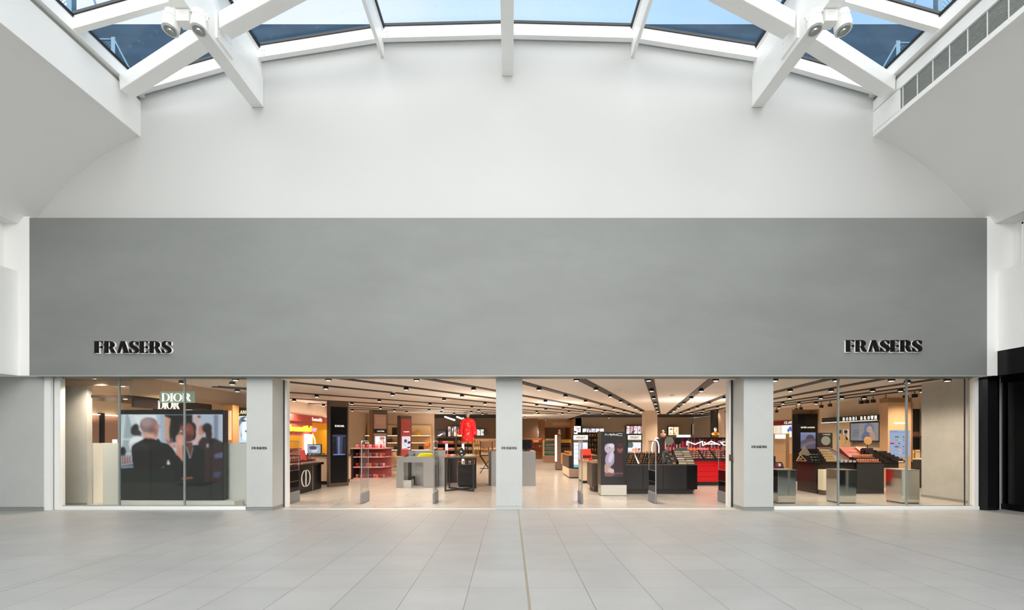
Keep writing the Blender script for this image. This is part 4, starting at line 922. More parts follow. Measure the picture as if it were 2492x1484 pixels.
# lit shelves with handbags, rear left
o = thing('lit_wall_shelves', 'warm lit beige wall shelving behind the bronze pillars', 'shelf', (-6.2, 24.2, 0))
box(-8.1, -4.5, 24.2, 24.45, .2, 2.25).build('back_board', C('sand_board', (225, 195, 150), .6), o)
for z in (.85, 1.25, 1.65): box(-8.1, -4.5, 23.85, 24.2, z, z+.035).build('shelf', C('sand_shelf', (230, 205, 165), .5), o); box(-8.1, -4.5, 23.84, 23.85, z, z+.02).build('light_strip', GLOWW, o)
box(-8.1, -4.5, 23.3, 24.2, 0, .62).build('base_cabinet', C('sand_shelf', (230, 205, 165), .5), o)
for k, (x, z, c) in enumerate(((-7.6, 1.285, 'c_gold'), (-6.75, 1.285, 'c_brown'), (-6.1, 1.685, 'c_yellow'), (-5.2, 1.685, 'c_yellow'), (-6.4, .885, 'c_blue'), (-5.0, .885, 'c_black'), (-5.7, .885, 'c_amber'), (-7.2, 1.685, 'c_cream'))):
    item('handbag', (c, 'c_brown'), (x, 24.0, z), '%s handbag on the %s lit shelf, rear left wall' % (c[2:], {1.285: 'middle', 1.685: 'top', .885: 'lowest'}[z]+(' far left of the' if k in (0, 7) else ' right end of the' if k in (3, 5) else '')), 'handbags on the lit wall shelves')
tag(box(*bp(954, 966, 1040, 1058, 23.8, .05)).build('framed_poster', BLKM), 'small dark framed poster over the lit shelves', 'poster')
o = thing('white_side_table', 'pale low side table with thin gold frame near the bronze pillar', 'table', (-5.4, 20.2, 0))
x0, x1 = X(942, 20), X(972, 20)
box(x0, x1, 20, 20.7, .62, .66).build('tabletop', C('peach_top', (215, 160, 120), .4), o); box(x0, x1, 20, 20.7, .28, .31).build('shelf', C('peach_top', (215, 160, 120), .4), o)
for a in (x0+.02, x1-.02):
    for b in (20.02, 20.68): box(a-.015, a+.015, b-.015, b+.015, 0, .62).build('leg', mat('brass', (.7, .5, .2), .3, .9), o)
item('box', ('c_cream', 'c_white'), (X(960, 20.3), 20.3, .66), 'cream gift box on the gold-framed side table', sc=1.8)
item('handbag', ('c_orange', 'c_brown'), (X(946, 20.3), 20.3, .66), 'tan handbag on the gold-framed side table')

# steel plinth table with yellow clothes
SYt = 13.1
o = T('steel_table', 'brushed steel plinth table carrying folded yellow clothes', 'table', 1010, SYt)
box(X(965, SYt), X(1058.5, SYt), SYt, SYt+.55, Z(1125, SYt), Z(1111.5, SYt)).build('tabletop', STEELB, o)
box(X(965, SYt), X(982.5, SYt), SYt, SYt+.55, 0, Z(1125, SYt)).build('leg', STEELB, o); box(X(1030.5, SYt), X(1058.5, SYt), SYt, SYt+.4, 0, Z(1125, SYt)).build('leg', STEELB, o)
box(X(982.5, SYt), X(1001.5, SYt), SYt-.04, SYt+.3, 0, .24).build('low_mirror_block', MIRR, o)
o = T('steel_plinth', 'taller brushed steel plinth just behind the left security gate', 'plinth', 1075, 13.7)
box(*bp(1066, 1084, 1096, None, 13.7, .5)).build('body', STEELB, o)
o = tag(box(*bp(1010, 1066, 1097, None, 13.85, .25)).build('steel_riser', STEELB, bev=.003), 'wide steel back riser behind the folded yellow clothes', 'plinth')
tag(box(*bp(993, 1010.5, 1097.5, None, 13.9, .2)).build('steel_riser', MIRR, bev=.003), 'narrow mirror-polished riser behind the steel table, left end', 'plinth')
fold = C('yellow_cloth', (225, 215, 10), .8)
for k in range(3):
    q = MB(); z = Z(1111.5, SYt)+k*.034
    q.loft([(X(1037, 13.35)+.02*(k-1), 13.35, z, .26-.03*k, .15), (X(1037, 13.35), 13.35, z+.012, .28-.035*k, .165), (X(1037, 13.35), 13.35, z+.028, .25-.035*k, .15), (X(1037, 13.35)+.01, 13.35, z+.033, .16, .1)], 20, lambda i, j: 1+.05*math.sin(i*1.9+k))
    tag(q.build('folded_jumper', fold, smooth=True), 'folded bright yellow jumper, %s of the pile on the steel table' % ('bottom', 'middle', 'top')[k], 'jumper', 'folded yellow jumpers')
o = T('tag_stand', 'orange round tag on a thin stand above the yellow clothes', 'sign', 1038, 13.9, Z(1097, 13.9))
MB().tube((X(1034, 13.95), 13.95, Z(1097, 13.95)), (X(1034, 13.95), 13.95, Z(1076, 13.95)), .006).build('stem', CHROME, o)
MB().loft([(X(1040, 13.95), 13.95, Z(1087.5, 13.95), .07, .02), (X(1040, 13.95), 13.95, Z(1085, 13.95), .09, .03), (X(1040, 13.95), 13.95, Z(1079, 13.95), .088, .03), (X(1040, 13.95), 13.95, Z(1075.5, 13.95), .06, .02)], 16).build('orange_cap', C('orange_cloth', (245, 110, 20), .6), o, smooth=True)
tag(MB().bar((X(985, 13.3), 13.3, Z(1111, 13.3)), (X(994, 13.3), 13.3, Z(1106, 13.3)), .16, .03).build('tablet', BLKM), 'small black tablet propped on the left of the steel table', 'tablet')
tag(box(*bp(983.5, 1001, 1126, 1163, 14.4, .4)[:4], 0, Z(1126, 14.4)).build('navy_box', C('navy_lacquer', (40, 46, 54), .4), bev=.004), 'dark navy box under and behind the steel table', 'box')
tag(MB().loft([(X(1012, 15.5), 15.7, .12, .42, .3), (X(1012, 15.5), 15.7, .16, .45, .33), (X(1012, 15.5), 15.7, .82, .6, .45), (X(1012, 15.5), 15.7, .86, .62, .46)], 24).add([], []).tube((X(1012, 15.5), 15.7, 0), (X(1012, 15.5), 15.7, .12), .1).build('round_tub_table', C('taupe_tub', (150, 115, 85), .4), smooth=True), 'taupe tub-shaped round table seen under the steel table', 'table')

# black frame table
Y0, Y1 = 12.08, 12.86; xl, xr = X(1084, Y0), X(1152, Y0); ZT = Z(1113, Y0)
o = thing('frame_table', 'black metal frame table with crossed floor bars, left entrance', 'table', ((xl+xr)/2, (Y0+Y1)/2, 0))
box(xl-.12, xr+.12, Y0-.04, Y1+.04, ZT, ZT+.022).build('tabletop', C('grey_glass_top', (120, 118, 105), .15), o, bev=.004)
for a in (xl, xr):
    for b in (Y0, Y1): box(a-.022, a+.022, b-.022, b+.022, .015, ZT-.03).build('leg', BLKM, o)
MB().box(xl-.022, xr+.022, Y0-.022, Y0+.022, ZT-.04, ZT).box(xl-.022, xr+.022, Y1-.022, Y1+.022, ZT-.04, ZT).box(xl-.022, xl+.022, Y0, Y1, ZT-.04, ZT).box(xr-.022, xr+.022, Y0, Y1, ZT-.04, ZT).build('top_frame', BLKM, o)
MB().bar((xl, Y0, .04), (xr, Y1, .04), .035, .04).build('floor_bar', BLKM, o); MB().bar((xr, Y0, .041), (xl, Y1, .041), .035, .04).build('floor_bar', BLKM, o)
for a in (xl, xr):
    for b in (Y0, Y1): MB().tube((a, b, 0), (a, b, .015), .018).build('foot', CHROME, o)
zt = ZT+.022
o = thing('shoulder_bag', 'black quilted shoulder bag with white clasp, tilted on the frame table', 'bag', (X(1122, 12.4), 12.4, zt))
MB().bar((X(1117, 12.4), 12.4, zt+.05), (X(1130, 12.4), 12.4, zt+.17), .12, .22, (0, 0, 1)).build('body', BLKC, o, bev=.02)
box(X(1120, 12.3), X(1124, 12.3), 12.315, 12.325, zt+.12, zt+.16).build('clasp', SIGNM, o); box(X(1122, 12.3), X(1126, 12.3), 12.315, 12.325, zt+.03, zt+.06).build('buckle', SIGNM, o)
for px, lab, c, rx_ in ((1091, 'coral folded scarf on the left of the frame table', (215, 95, 70), .10), (1103, 'beige folded scarf in the middle of the frame table', (205, 165, 135), .09), (1145, 'cream ribbed scarf on the right of the frame table', (230, 212, 175), .15)):
    tag(MB().loft([(X(px, 12.4), 12.35, zt, rx_, .1), (X(px, 12.4), 12.35, zt+.02, rx_*1.05, .11), (X(px, 12.4), 12.35, zt+.05, rx_*.9, .09), (X(px, 12.4), 12.35, zt+.06, rx_*.5, .05)], 18, lambda i, j: 1+.08*math.sin(i*2.3)).build('folded_scarf', C('scarf_%d' % px, c, .8), smooth=True), lab, 'scarf')
# black cube plinth behind the frame table
o = T('cube_plinth', 'black cube plinth on small feet directly behind the frame table', 'plinth', 1134, 13.25)
box(X(1114, 13.25), X(1156, 13.25), 13.25, 13.8, .06, Z(1131, 13.25)).build('body', BLKM, o, bev=.006); box(X(1116, 13.25), X(1154, 13.25), 13.3, 13.7, 0, .06).build('feet', BLKM, o)
for k, px in enumerate((1119, 1128, 1143)):
    item('box', (('c_brown', 'c_gold'), ('c_white', 'c_grey'), ('c_grey', 'c_white'))[k], (X(px, 13.5), 13.5, Z(1131, 13.25)), ('brown', 'white', 'grey')[k]+' gift box on top of the black cube plinth', sc=1.0)
tag(MB().box(X(1088, 14.6), X(1112, 14.6), 14.6, 15.1, 0, .92).build('dark_cabinet', DKBR, bev=.006), 'dark brown cabinet behind the left legs of the frame table', 'cabinet')

# mannequin in red floral dress
MX, MY = X(1138.5, 15.4), 15.4
o = thing('dress_form', 'mannequin on thin black pole wearing a bright red floral dress', 'mannequin', (MX, MY, 0))
MB().lathe(MX, MY, [(.17, 0), (.17, .015), (.02, .03)], 20).build('base', BLKM, o); MB().tube((MX, MY, .02), (MX, MY, 1.5), .016).build('pole', BLKM, o)
dressm = bpy.data.materials.new('red_floral_cloth'); dressm.use_nodes = True; n = dressm.node_tree; bs = n.nodes['Principled BSDF']
tc = n.nodes.new('ShaderNodeTexCoord'); vo = n.nodes.new('ShaderNodeTexVoronoi'); vo.inputs['Scale'].default_value = 9; rr = n.nodes.new('ShaderNodeValToRGB'); cr = rr.color_ramp; cr.interpolation = 'CONSTANT'
cr.elements[0].color = (.75, .35, .30, 1); cr.elements[0].position = 0; cr.elements[1].position = .16; cr.elements[1].color = (.85, .12, .02, 1); e = cr.elements.new(.27); e.color = (.72, .008, .015, 1)
n.links.new(tc.outputs['Object'], vo.inputs['Vector']); n.links.new(vo.outputs['Distance'], rr.inputs[0]); n.links.new(rr.outputs[0], bs.inputs['Base Color']); bs.inputs['Roughness'].default_value = .7
zz = lambda py: Z(py, MY)
mb = MB(); ruf = lambda i, j: 1+(.07*math.sin(i*2.1+j*.9) if j > 3 else .02*math.sin(i*2))
mb.loft([(MX, MY, zz(1016.5), .06, .055), (MX, MY, zz(1018), .13, .08), (MX, MY, zz(1022), .17, .10), (MX, MY, zz(1031), .165, .12), (MX, MY, zz(1042), .15, .12), (MX, MY, zz(1050), .19, .15), (MX, MY, zz(1052), .17, .14), (MX, MY, zz(1064), .22, .17), (MX, MY, zz(1074.5), .25, .19)][::-1], 28, lambda i, j: 1+(.06*math.sin(i*2.1+j*.9) if j < 4 else .015*math.sin(i*2)))
mb.build('dress', dressm, o, smooth=True)
for s_ in (-1, 1):
    q = MB(); pts = [((.13, 1019), .07), ((.19, 1028), .085), ((.225, 1040), .075), ((.235, 1050), .085), ((.245, 1058), .10)]
    q.loft([(MX+s_*p[0], MY-.01, zz(p[1]), r_, r_*.9) for p, r_ in pts][::-1], 16, lambda i, j: 1+.06*math.sin(i*2.5+j)); q.build('sleeve', dressm, o, smooth=True)
MB().loft([(MX, MY, zz(1018), .05, .05), (MX, MY, zz(1014), .045, .05), (MX, MY-.01, zz(1012), .06, .075), (MX, MY-.01, zz(1008), .078, .098), (MX, MY-.01, zz(1004), .08, .10), (MX, MY, zz(1001), .062, .08), (MX, MY, zz(999.5), .02, .03)], 20).build('head', C('grey_fabric_head', (150, 140, 132), .8), o, smooth=True)

# director's chairs
def dchair(px, Y, lab):
    x = X(px, Y); o = thing('director_chair', lab, 'chair', (x, Y, 0)); z0 = .76; w_ = .26
    MB().box(x-w_, x+w_, Y-.2, Y+.2, z0, z0+.03).build('seat', BLKM, o)
    MB().box(x-w_, x+w_, Y+.2, Y+.22, z0+.35, z0+.62).build('backrest', C('taupe_canvas', (160, 125, 105), .8), o)
    for s_ in (-1, 1):
        MB().bar((x+s_*w_, Y+.21, z0), (x+s_*w_, Y+.21, z0+.62), .03, .03).build('back_post', BLKM, o)
        MB().bar((x+s_*w_, Y-.2, z0+.22), (x+s_*w_, Y+.22, z0+.22), .04, .025).bar((x+s_*w_, Y-.18, z0), (x+s_*w_, Y-.18, z0+.22), .03, .03).build('armrest', BLKM, o)
        for yy in (-.18, .18): MB().bar((x-s_*w_, Y+yy+s_*.015, .01), (x+s_*w_, Y+yy+s_*.015, z0), .03, .03).build('leg', BLKM, o)
    MB().bar((x-w_, Y-.2, .22), (x+w_, Y-.2, .22), .03, .03).build('footrest', BLKM, o)
dchair(1183, 18.6, 'tall black director chair with taupe back near the curved steel counter'); dchair(1203, 19.6, 'black director chair half hidden behind the middle pillar')

# curved steel counter behind the middle pillar
o = T('curved_counter', 'curved brushed steel counter passing behind the middle pillar', 'counter', 1245, 13.6)
q = [(X(1187, 13.6)+.12*(1-math.cos(R(a)))-.0, 13.62+.35-.35*math.sin(R(a))) for a in range(0, 91, 15)]+[(X(1303.5, 13.6), 13.6), (X(1303.5, 13.6), 14.6), (X(1187, 13.6), 14.6)]
MB().pxy(q, 0, Z(1098, 13.6)).build('body', STEELB, o)
o = T('till_monitor', 'black till monitor on the curved steel counter right of the middle pillar', 'monitor', 1280, 13.9, Z(1098, 13.6))
z = Z(1098, 13.6); x = X(1281, 13.9)
box(x-.12, x+.12, 13.85, 14.1, z, z+.03).build('base', BLKM, o); box(x-.03, x+.03, 13.98, 14.02, z+.03, z+.12).build('stand', BLKM, o); MB().box(x-.2, x+.18, 13.94, 13.98, z+.08, z+.37).build('panel', BLACK, o, bev=.005)
tag(MB().box(X(1199, 13.9), X(1206, 13.9), 13.8, 14.0, z, z+.05).build('card_reader', C('salmon_pad', (215, 140, 110), .6)), 'small salmon pad on the left end of the curved steel counter', 'pad')

# ------------------------------------------------------------------ right entrance
# black video pillar
Yp = 11.3; x0, x1 = X(1462.5, Yp), X(1525, Yp); zt = Z(1050, Yp); zb = Z(1180, Yp)
o = T('video_pillar', 'black video pillar with silver base, second entrance', 'pillar', 1494, Yp)
box(x0, x1, Yp, Yp+.38, zb, zt).build('body', BLKC, o, bev=.003); box(x0-.012, x0, Yp+.01, Yp+.38, zb, zt).build('side_panel', BROWN, o)
box(x0, x1, Yp, Yp+.38, 0.01, zb).build('silver_base', C('silver_glitter', (196, 196, 188), .3, var=.3, scale=60), o)
cv = Canvas(0, 0, 200, 360, 56, (62, 42, 48))
cv.ell(55, 60, 52, 55, (190, 175, 185), -30).ell(75, 30, 30, 24, (215, 205, 212)).ell(60, 170, 50, 80, (170, 155, 175), 10).ell(70, 150, 22, 60, (205, 195, 210), 15).ell(30, 270, 38, 50, (185, 150, 140)).ell(80, 300, 45, 26, (205, 180, 175), 30).ell(50, 335, 60, 20, (120, 80, 75))
cv.ell(165, 60, 32, 45, (130, 80, 72)).ell(160, 40, 34, 22, (70, 40, 40)).rect(120, 110, 200, 320, (58, 34, 40)).poly([(110, 0), (130, 0), (120, 330), (100, 330)], (48, 32, 38)).rect(0, 318, 200, 324, (140, 105, 100)).ell(55, 50, 8, 6, (120, 90, 95)).ell(30, 65, 6, 4, (120, 90, 95))
cv.mesh('screen', (X(1471, Yp), Yp-.004, Z(1078, Yp)), (X(1516.5, Yp)-X(1471, Yp), 0, 0), (0, 0, Z(1160, Yp)-Z(1078, Yp)), SCR, o)
def mac(parent, x0, x1, z0, z1, y, th, m_, dp=.015, cut=False):
    L = x1-x0; Hh = z1-z0; T_ = lambda u, v: (x0+u*L, y, z0+v*Hh)
    def strokes(name, segs, cl=None):
        mb = MB()
        for a, b in segs: mb.bar(T_(*a), T_(*b), dp, th, (0, 0, 1)) if abs(a[0]-b[0]) > .01 else mb.bar(T_(*a), T_(*b), th, dp, (0, 1, 0))
        mb.build(name, m_, parent)
    strokes('letter', [((0, 0), (0, 1)), ((0, 1), (.155, .25)), ((.155, .25), (.30, 1)), ((.30, 1), (.30, 0))])
    strokes('letter', [((.31, 0), (.47, 1)), ((.47, 1), (.64, .1)), ((.37, .35), (.60, .35))])
    cc = [(.985+0*.0, 1), (.76, 1), (.70, .85), (.67, .5), (.70, .15), (.76, 0), (.985, 0)]
    strokes('letter', list(zip(cc, cc[1:])))
    MB().disc(T_(.345, .7), (0, 1, 0), th*.8, dp).disc(T_(.655, .7), (0, 1, 0), th*.8, dp).build('dots', m_, parent)
mac(o, X(1473, Yp), X(1515, Yp), Z(1060, Yp), Z(1055, Yp), Yp-.012, .011, SIGNM)
# low brown and white cabinets left of it
o = T('low_cabinet', 'low dark brown cabinet touching the left side of the black video pillar', 'cabinet', 1450, 12.1)
box(X(1441, 12.1), X(1441, 12.1)+.55, 12.1, 12.9, .15, Z(1127, 12.1)).build('body', BROWN, o, bev=.004); box(X(1441, 12.1)+.08, X(1441, 12.1)+.55, 12.2, 12.9, 0, .15).build('base', BROWN, o)
o = T('low_cabinet', 'cream low cabinet with black plinth and pale oak top behind the right-hand gate', 'cabinet', 1432, 14.4)
x0, x1 = X(1417, 14.4), X(1462, 14.4); zt = Z(1124, 14.4)
box(x0, x1, 14.4, 15.2, .09, zt).build('body', C('cream_lacquer', (225, 208, 180), .4), o, bev=.004); box(x0+.02, x1, 14.42, 15.2, 0, .09).build('base', BLKM, o); box(x0-.02, x1, 14.36, 15.2, zt, zt+.05).build('worktop', WOOD, o)
zt += .05; o = T('product_display', 'red and coral tester display with black lipsticks on the cream cabinet', 'display', 1428, 14.6, zt)
xa, xb = X(1416, 14.6), X(1440, 14.6)
MB().pyz([(14.5, zt), (14.95, zt), (14.95, zt+.38), (14.85, zt+.38), (14.55, zt+.08), (14.5, zt+.06)], xa, xb).build('stand', C('coral_stand', (215, 60, 45), .3), o)
box(xa, xa+.5*(xb-xa), 14.84, 14.85, zt+.28, zt+.38).build('header_card', C('pink_card', (235, 130, 110), .4), o)
for k in range(6): item('lipstick', ('c_black', 'c_black'), (xa+.05+k*.047, 14.56, zt+.085), 'black lipstick standing in the coral display', 'black lipsticks in the coral display', sc=1.6)
for k in range(3): item('pot', ('c_white', 'c_silver'), (xa+.03+k*.07, 14.44, zt), 'white jar in front of the coral display', 'white jars in front of the coral display')
# beauty counter with tall header display
Yc = 16.3; xc0 = X(1385, Yc); xc1 = xc0+1.1; zc = .85
o = thing('beauty_counter', 'speckled silver-based counter with patterned black panel, far side of second gate', 'counter', (xc0+.5, Yc, 0))
box(xc0, xc1, Yc-.1, Yc+2, .04, .36).build('speckled_base', C('speckled_silver', (150, 130, 118), .4, var=.5, scale=50), o); box(xc0-.006, xc0, Yc+.02, Yc+1.98, .05, .36).build('side_base', C('cream_lacquer', (225, 208, 180), .4), o)
box(xc0+.02, xc1, Yc+.02, Yc+2, 0, .04).build('plinth', BLKM, o); box(xc0, xc1, Yc+.12, Yc+2, .36, zc).build('body', BROWN, o)
q = MB()
for k in range(4):
    for j in range(3): q.bar((xc0+.02+k*.09, Yc+.115, .38+j*.15), (xc0+.11+k*.09, Yc+.115, .53+j*.15), .006, .006); q.bar((xc0+.11+k*.09, Yc+.115, .38+j*.15), (xc0+.02+k*.09, Yc+.115, .53+j*.15), .006, .006)
q.build('lattice_pattern', C('dull_silver_line', (90, 82, 78), .4), o); box(xc0+.01, xc0+.42, Yc+.117, Yc+.12, .37, .84).build('black_panel', BLKM, o)
box(xc0-.03, xc1, Yc+.11, Yc+2.02, zc, zc+.03).build('worktop', C('amber_top', (190, 140, 95), .3), o)
for k in range(16): item('flacon', (('c_amber', 'c_silver', 'c_black', 'c_cream')[k % 4], 'c_gold'), (xc0+.06+(k % 2)*.12, Yc+.35+k*.1, zc+.03+.06*(k % 2)*0), 'small perfume bottle on the amber top of the speckled counter', 'perfume bottles on the speckled counter')
def header_display(px0, px1, Y, txt, cvf, lab, z0):
    o = T('header_display', lab, 'display', (px0+px1)/2, Y, z0); x0, x1 = X(px0, Y), X(px1, Y); zt = Z(1056, Y)
    box(x0, x1, Y, Y+.14, z0, zt).build('frame', BLKM, o)
    box(x0+.04, x1-.04, Y-.012, Y, zt-.22, zt-.04).build('header', mat('header_lit', (.82, .85, .78), .4, emit=.7), o)
    letters(txt, x0+.13, x1-.13, zt-.175, zt-.085, Y-.013, LETB, o, .006)
    box(x0+.04, x1-.04, Y-.008, Y, zt-.30, zt-.23).build('product_strip', C('mauve_strip', (120, 100, 100), .4, var=.4, scale=40), o)
    cvf(0, 0).mesh('poster', (x0+.05, Y-.006, zt-.32), (x1-x0-.10, 0, 0), (0, 0, -(zt-.32-z0-.04)), SCRB, o)
def pic1(a, b):
    cv = Canvas(0, 0, 60, 150, 36, (215, 220, 236))
    for k, y in enumerate((18, 40, 66, 92)): cv.rect(4, y, 22, y+3, (130, 140, 170)); cv.rect(28, y+4, 52, y+6, (160, 165, 190)).rect(28, y+12, 50, y+14, (170, 175, 195))
    return cv.poly([(22, 150), (25, 95), (28, 150)], (50, 70, 75)).poly([(38, 150), (45, 120), (60, 150)], (200, 110, 80)).rect(0, 132, 20, 150, (90, 160, 175))
def pic2(a, b):
    cv = Canvas(0, 0, 90, 90, 40, (205, 208, 226))
    return cv.ell(12, 20, 24, 28, (75, 95, 88)).rect(0, 40, 30, 60, (225, 228, 235)).ell(35, 56, 9, 12, (225, 150, 120)).ell(54, 54, 10, 14, (205, 135, 60)).ell(56, 57, 6, 9, (200, 140, 110)).ell(74, 60, 9, 11, (220, 150, 130)).ell(76, 50, 10, 6, (110, 60, 40)).poly([(25, 90), (35, 66), (54, 74), (74, 68), (85, 90)], (235, 235, 240)).rect(0, 84, 22, 90, (60, 60, 60))
header_display(1393, 1433, 16.26, 'UOMA BEAUTY', pic1, 'tall white lit display with black header lettering, left of the black video pillar', .37)
header_display(1525, 1563, 16.5, 'UOMA BEAUTY', pic2, 'white header display with group picture, right of the black video pillar', zc)
tag(box(X(1500, 16.45), X(1640, 16.45), 16.4, 17.3, 0, zc).build('rear_counter', BROWN, bev=.004), 'brown counter standing behind the long charcoal make-up counter', 'counter')

# long charcoal make-up counter
Yk = 11.62; x0, x1 = X(1525.5, Yk), X(1697.5, Yk); zk = Z(1131, Yk)
o = T('make_up_counter', 'long charcoal make-up counter with dark tester trays, second entrance', 'counter', 1610, Yk)
box(x0, x1-.10, Yk+.05, Yk+.75, 0, .13).build('plinth', BLKC, o)
pe = [1525.5, 1565, 1614, 1672, 1697.5]
for a, b in zip(pe, pe[1:]): box(X(a, Yk)+.004, X(b, Yk)-.004, Yk, Yk+.8, .13, zk-.012).build('cabinet_front', BLKC if a < 1672 else BLACK, o, bev=.003)
box(x0, x1, Yk-.01, Yk+.82, zk-.01, zk+.012).build('worktop', BROWN, o)
zk += .012
def lip_tray(px0, px1, lab, rows=7, y0=11.66, dy=.058, dz=.048, n=8, cols=('c_black', 'c_gold')):
    x0, x1 = X(px0, y0+.1), X(px1, y0+.1); o = T('tester_tray', 'stepped dark tray holding rows of testers, '+lab, 'display tray', (px0+px1)/2, y0, zk)
    q = MB()
    for r_ in range(rows): q.box(x0, x1, y0+r_*dy, y0+(r_+1)*dy, zk, zk+.012+r_*dz)
    q.build('stepped_body', BLKC, o)
    for r_ in range(rows):
        for k in range(n):
            c = (cols if (r_+k) % 2 else ('c_black', 'c_black')) if (r_*7+k*3) % 5 else ('c_black', ('c_nude', 'c_red', 'c_gold')[(k+r_) % 3])
            item('lipstick', c, (x0+(k+.5)*(x1-x0)/n, y0+(r_+.5)*dy, zk+.0125+r_*dz), 'lipstick tester, row %d of the tray %s' % (r_+1, lab), 'lipstick testers on the charcoal counter', sc=.8)
lip_tray(1526, 1551, 'next to the video pillar'); lip_tray(1553, 1577, 'second from the video pillar'); lip_tray(1579, 1612, 'in the middle of the charcoal counter', n=10)
tag(MB().bar((X(1547, 11.9), 11.62, zk+.02), (X(1544, 12.0), 12.1, zk+.33), .035, .012).build('lipstick_pointer', SIGNM), 'white and red slanted pencil-shaped price rail on the tester trays', 'rail')
def pal_tray(px0, px1, lab, rows, n, cols, dy=.07, dz=.06, y0=11.66, ww=.9):
    x0, x1 = X(px0, y0+.1), X(px1, y0+.1); o = T('palette_rack', 'stepped rack of make-up palettes, '+lab, 'display rack', (px0+px1)/2, y0, zk); q = MB()
    for r_ in range(rows): q.box(x0, x1, y0+r_*dy, y0+(r_+1)*dy, zk, zk+.005+r_*dz)
    q.build('stepped_body', BLACK, o); w1 = (x1-x0)/n
    for r_ in range(rows):
        for k in range(n):
            it = item('palette', cols[(r_+k) % len(cols)], (x0+(k+.5)*w1, y0+(r_+.35)*dy, zk+.006+r_*dz), 'flat make-up palette, step %d of the rack %s' % (r_+1, lab), 'palettes on the charcoal counter'); it.scale = (w1*.95/.14, 1, 1.1)
pal_tray(1622, 1632, 'narrow left column', 6, 1, [('c_grey', 'c_black'), ('c_black', 'c_grey')]); pal_tray(1634, 1642, 'narrow middle column', 6, 1, [('c_grey', 'c_amber'), ('c_grey', 'c_black')])
pal_tray(1649, 1688, 'widest, under the grey plaque', 6, 2, [('c_cream', 'c_cream'), ('c_grey', 'c_cream'), ('c_cream', 'c_white'), ('c_silver', 'c_nude')], y0=11.68)
o = T('grey_plaque', 'grey upright plaque crowning the widest palette rack', 'sign', 1657, 12.12, zk+.36)
box(X(1643, 12.1), X(1673, 12.1), 12.1, 12.13, zk+.36, zk+.44).build('plate', C('grey_plaque_paint', (105, 108, 108), .4), o)
MB().tube((X(1657, 12.12), 12.12, zk), (X(1657, 12.12), 12.12, zk+.36), .01).build('stand', BLKM, o)
def round_mirror(px, py, Y, r, m_, lab, zb):
    o = T('round_mirror', lab, 'mirror', px, Y, zb); c = (X(px, Y), Y, Z(py, Y))
    MB().disc(c, (0, 1, 0), r, .012, 32).build('mirror_glass', m_, o); MB().tube((c[0], Y+.01, zb), (c[0], Y+.01, c[2]), .008).build('stem', BLKM, o)
    MB().lathe(c[0], Y+.01, [(.07, zb), (.07, zb+.012), (.01, zb+.02)][::1], 16).build('foot', BLKM, o)
PMIR = mat('pale_mirror', (.42, .43, .36), .25, .5)
round_mirror(1629, 1073, 12.25, .122, PMIR, 'pale round mirror on stem, left of the dark one on the charcoal counter', zk); round_mirror(1649.5, 1073, 12.3, .10, BLKC, 'dark round mirror back, right of the pale one on the charcoal counter', zk)
o = T('ring_light', 'glowing arched loop lamp behind the middle tester trays', 'lamp', 1595, 12.5, zk)
MB().path([(X(1595, 12.5)+.105*math.cos(R(t)), 12.5, Z(1092, 12.5)+(.26*math.sin(R(t)) if 0 <= t <= 180 else .35*math.sin(R(t)))) for t in range(-50, 231, 14)], .013, 8).build('light_tube', GLOWW, o); MB().tube((X(1595, 12.5), 12.5, zk-.02), (X(1595, 12.5), 12.5, zk+.05), .02).build('stem', BLKM, o)
tag(box(X(1540, 12.45), X(1690, 12.45), 12.45, 12.9, 0, zk-.02).build('rear_cabinet', BLKM), 'matt black cabinet directly behind the long charcoal counter', 'cabinet')

# red counter
Yr = 13.76; x0, x1 = X(1688, Yr), 8.0; zr = Z(1121, Yr)
o = T('red_counter', 'glossy red counter with black plinth, right of the charcoal counter', 'counter', 1740, Yr)
box(x0, x1, Yr+.03, Yr+.8, 0, .11).build('plinth', BLKM, o)
for k in range(4): box(x0, x1, Yr, Yr+.8, .11+k*(zr-.11)/4+.003, .11+(k+1)*(zr-.11)/4-.003).build('drawer_front', RED, o, bev=.003)
box(x0-.02, x1, Yr-.03, Yr+.82, zr, zr+.035).build('worktop', BLKM, o); zr += .035
for i, (a, b, c, who) in enumerate(((1683, 1708, 'c_orange', 'left with orange edge'), (1711, 1737, 'c_pink', 'middle with pink edge'), (1741, 1766, 'c_red', 'right, nearest the entrance jamb'))):
    o = T('tester_tray', 'sloping tray of powder testers on the red counter, '+who, 'display tray', (a+b)/2, Yr, zr)
    xa, xb = X(a, Yr+.1), X(b, Yr+.1); MB().pyz([(Yr, zr), (Yr+.5, zr), (Yr+.5, zr+.31), (Yr+.46, zr+.31), (Yr, zr+.03)], xa, xb).build('sloped_body', BLKC, o)
    MB().bar(((xa+xb)/2, Yr+.48, zr+.32), ((xa+xb)/2+.001, Yr+.48, zr+.36), xb-xa, .03, (0, 1, 0)).build('coloured_edge', mat('edge_%d' % i, MATS[c].node_tree.nodes['Principled BSDF'].inputs[0].default_value[:3], .4, emit=.6), o)
    for r_ in range(5):
        for k in range(6):
            it = item('pot', ('c_black', ('c_nude', 'c_brown', 'c_red', 'c_copper', 'c_pink')[(k*2+r_*3+i) % 5]), (xa+.03+(k+.5)*(xb-xa-.06)/6, Yr+.06+r_*.085, zr+.035+.057*r_+.012), 'small round powder pot in the red counter tray, '+who, 'powder pots on the red counter', sc=.62)
            it.rotation_euler = (R(32), 0, 0)
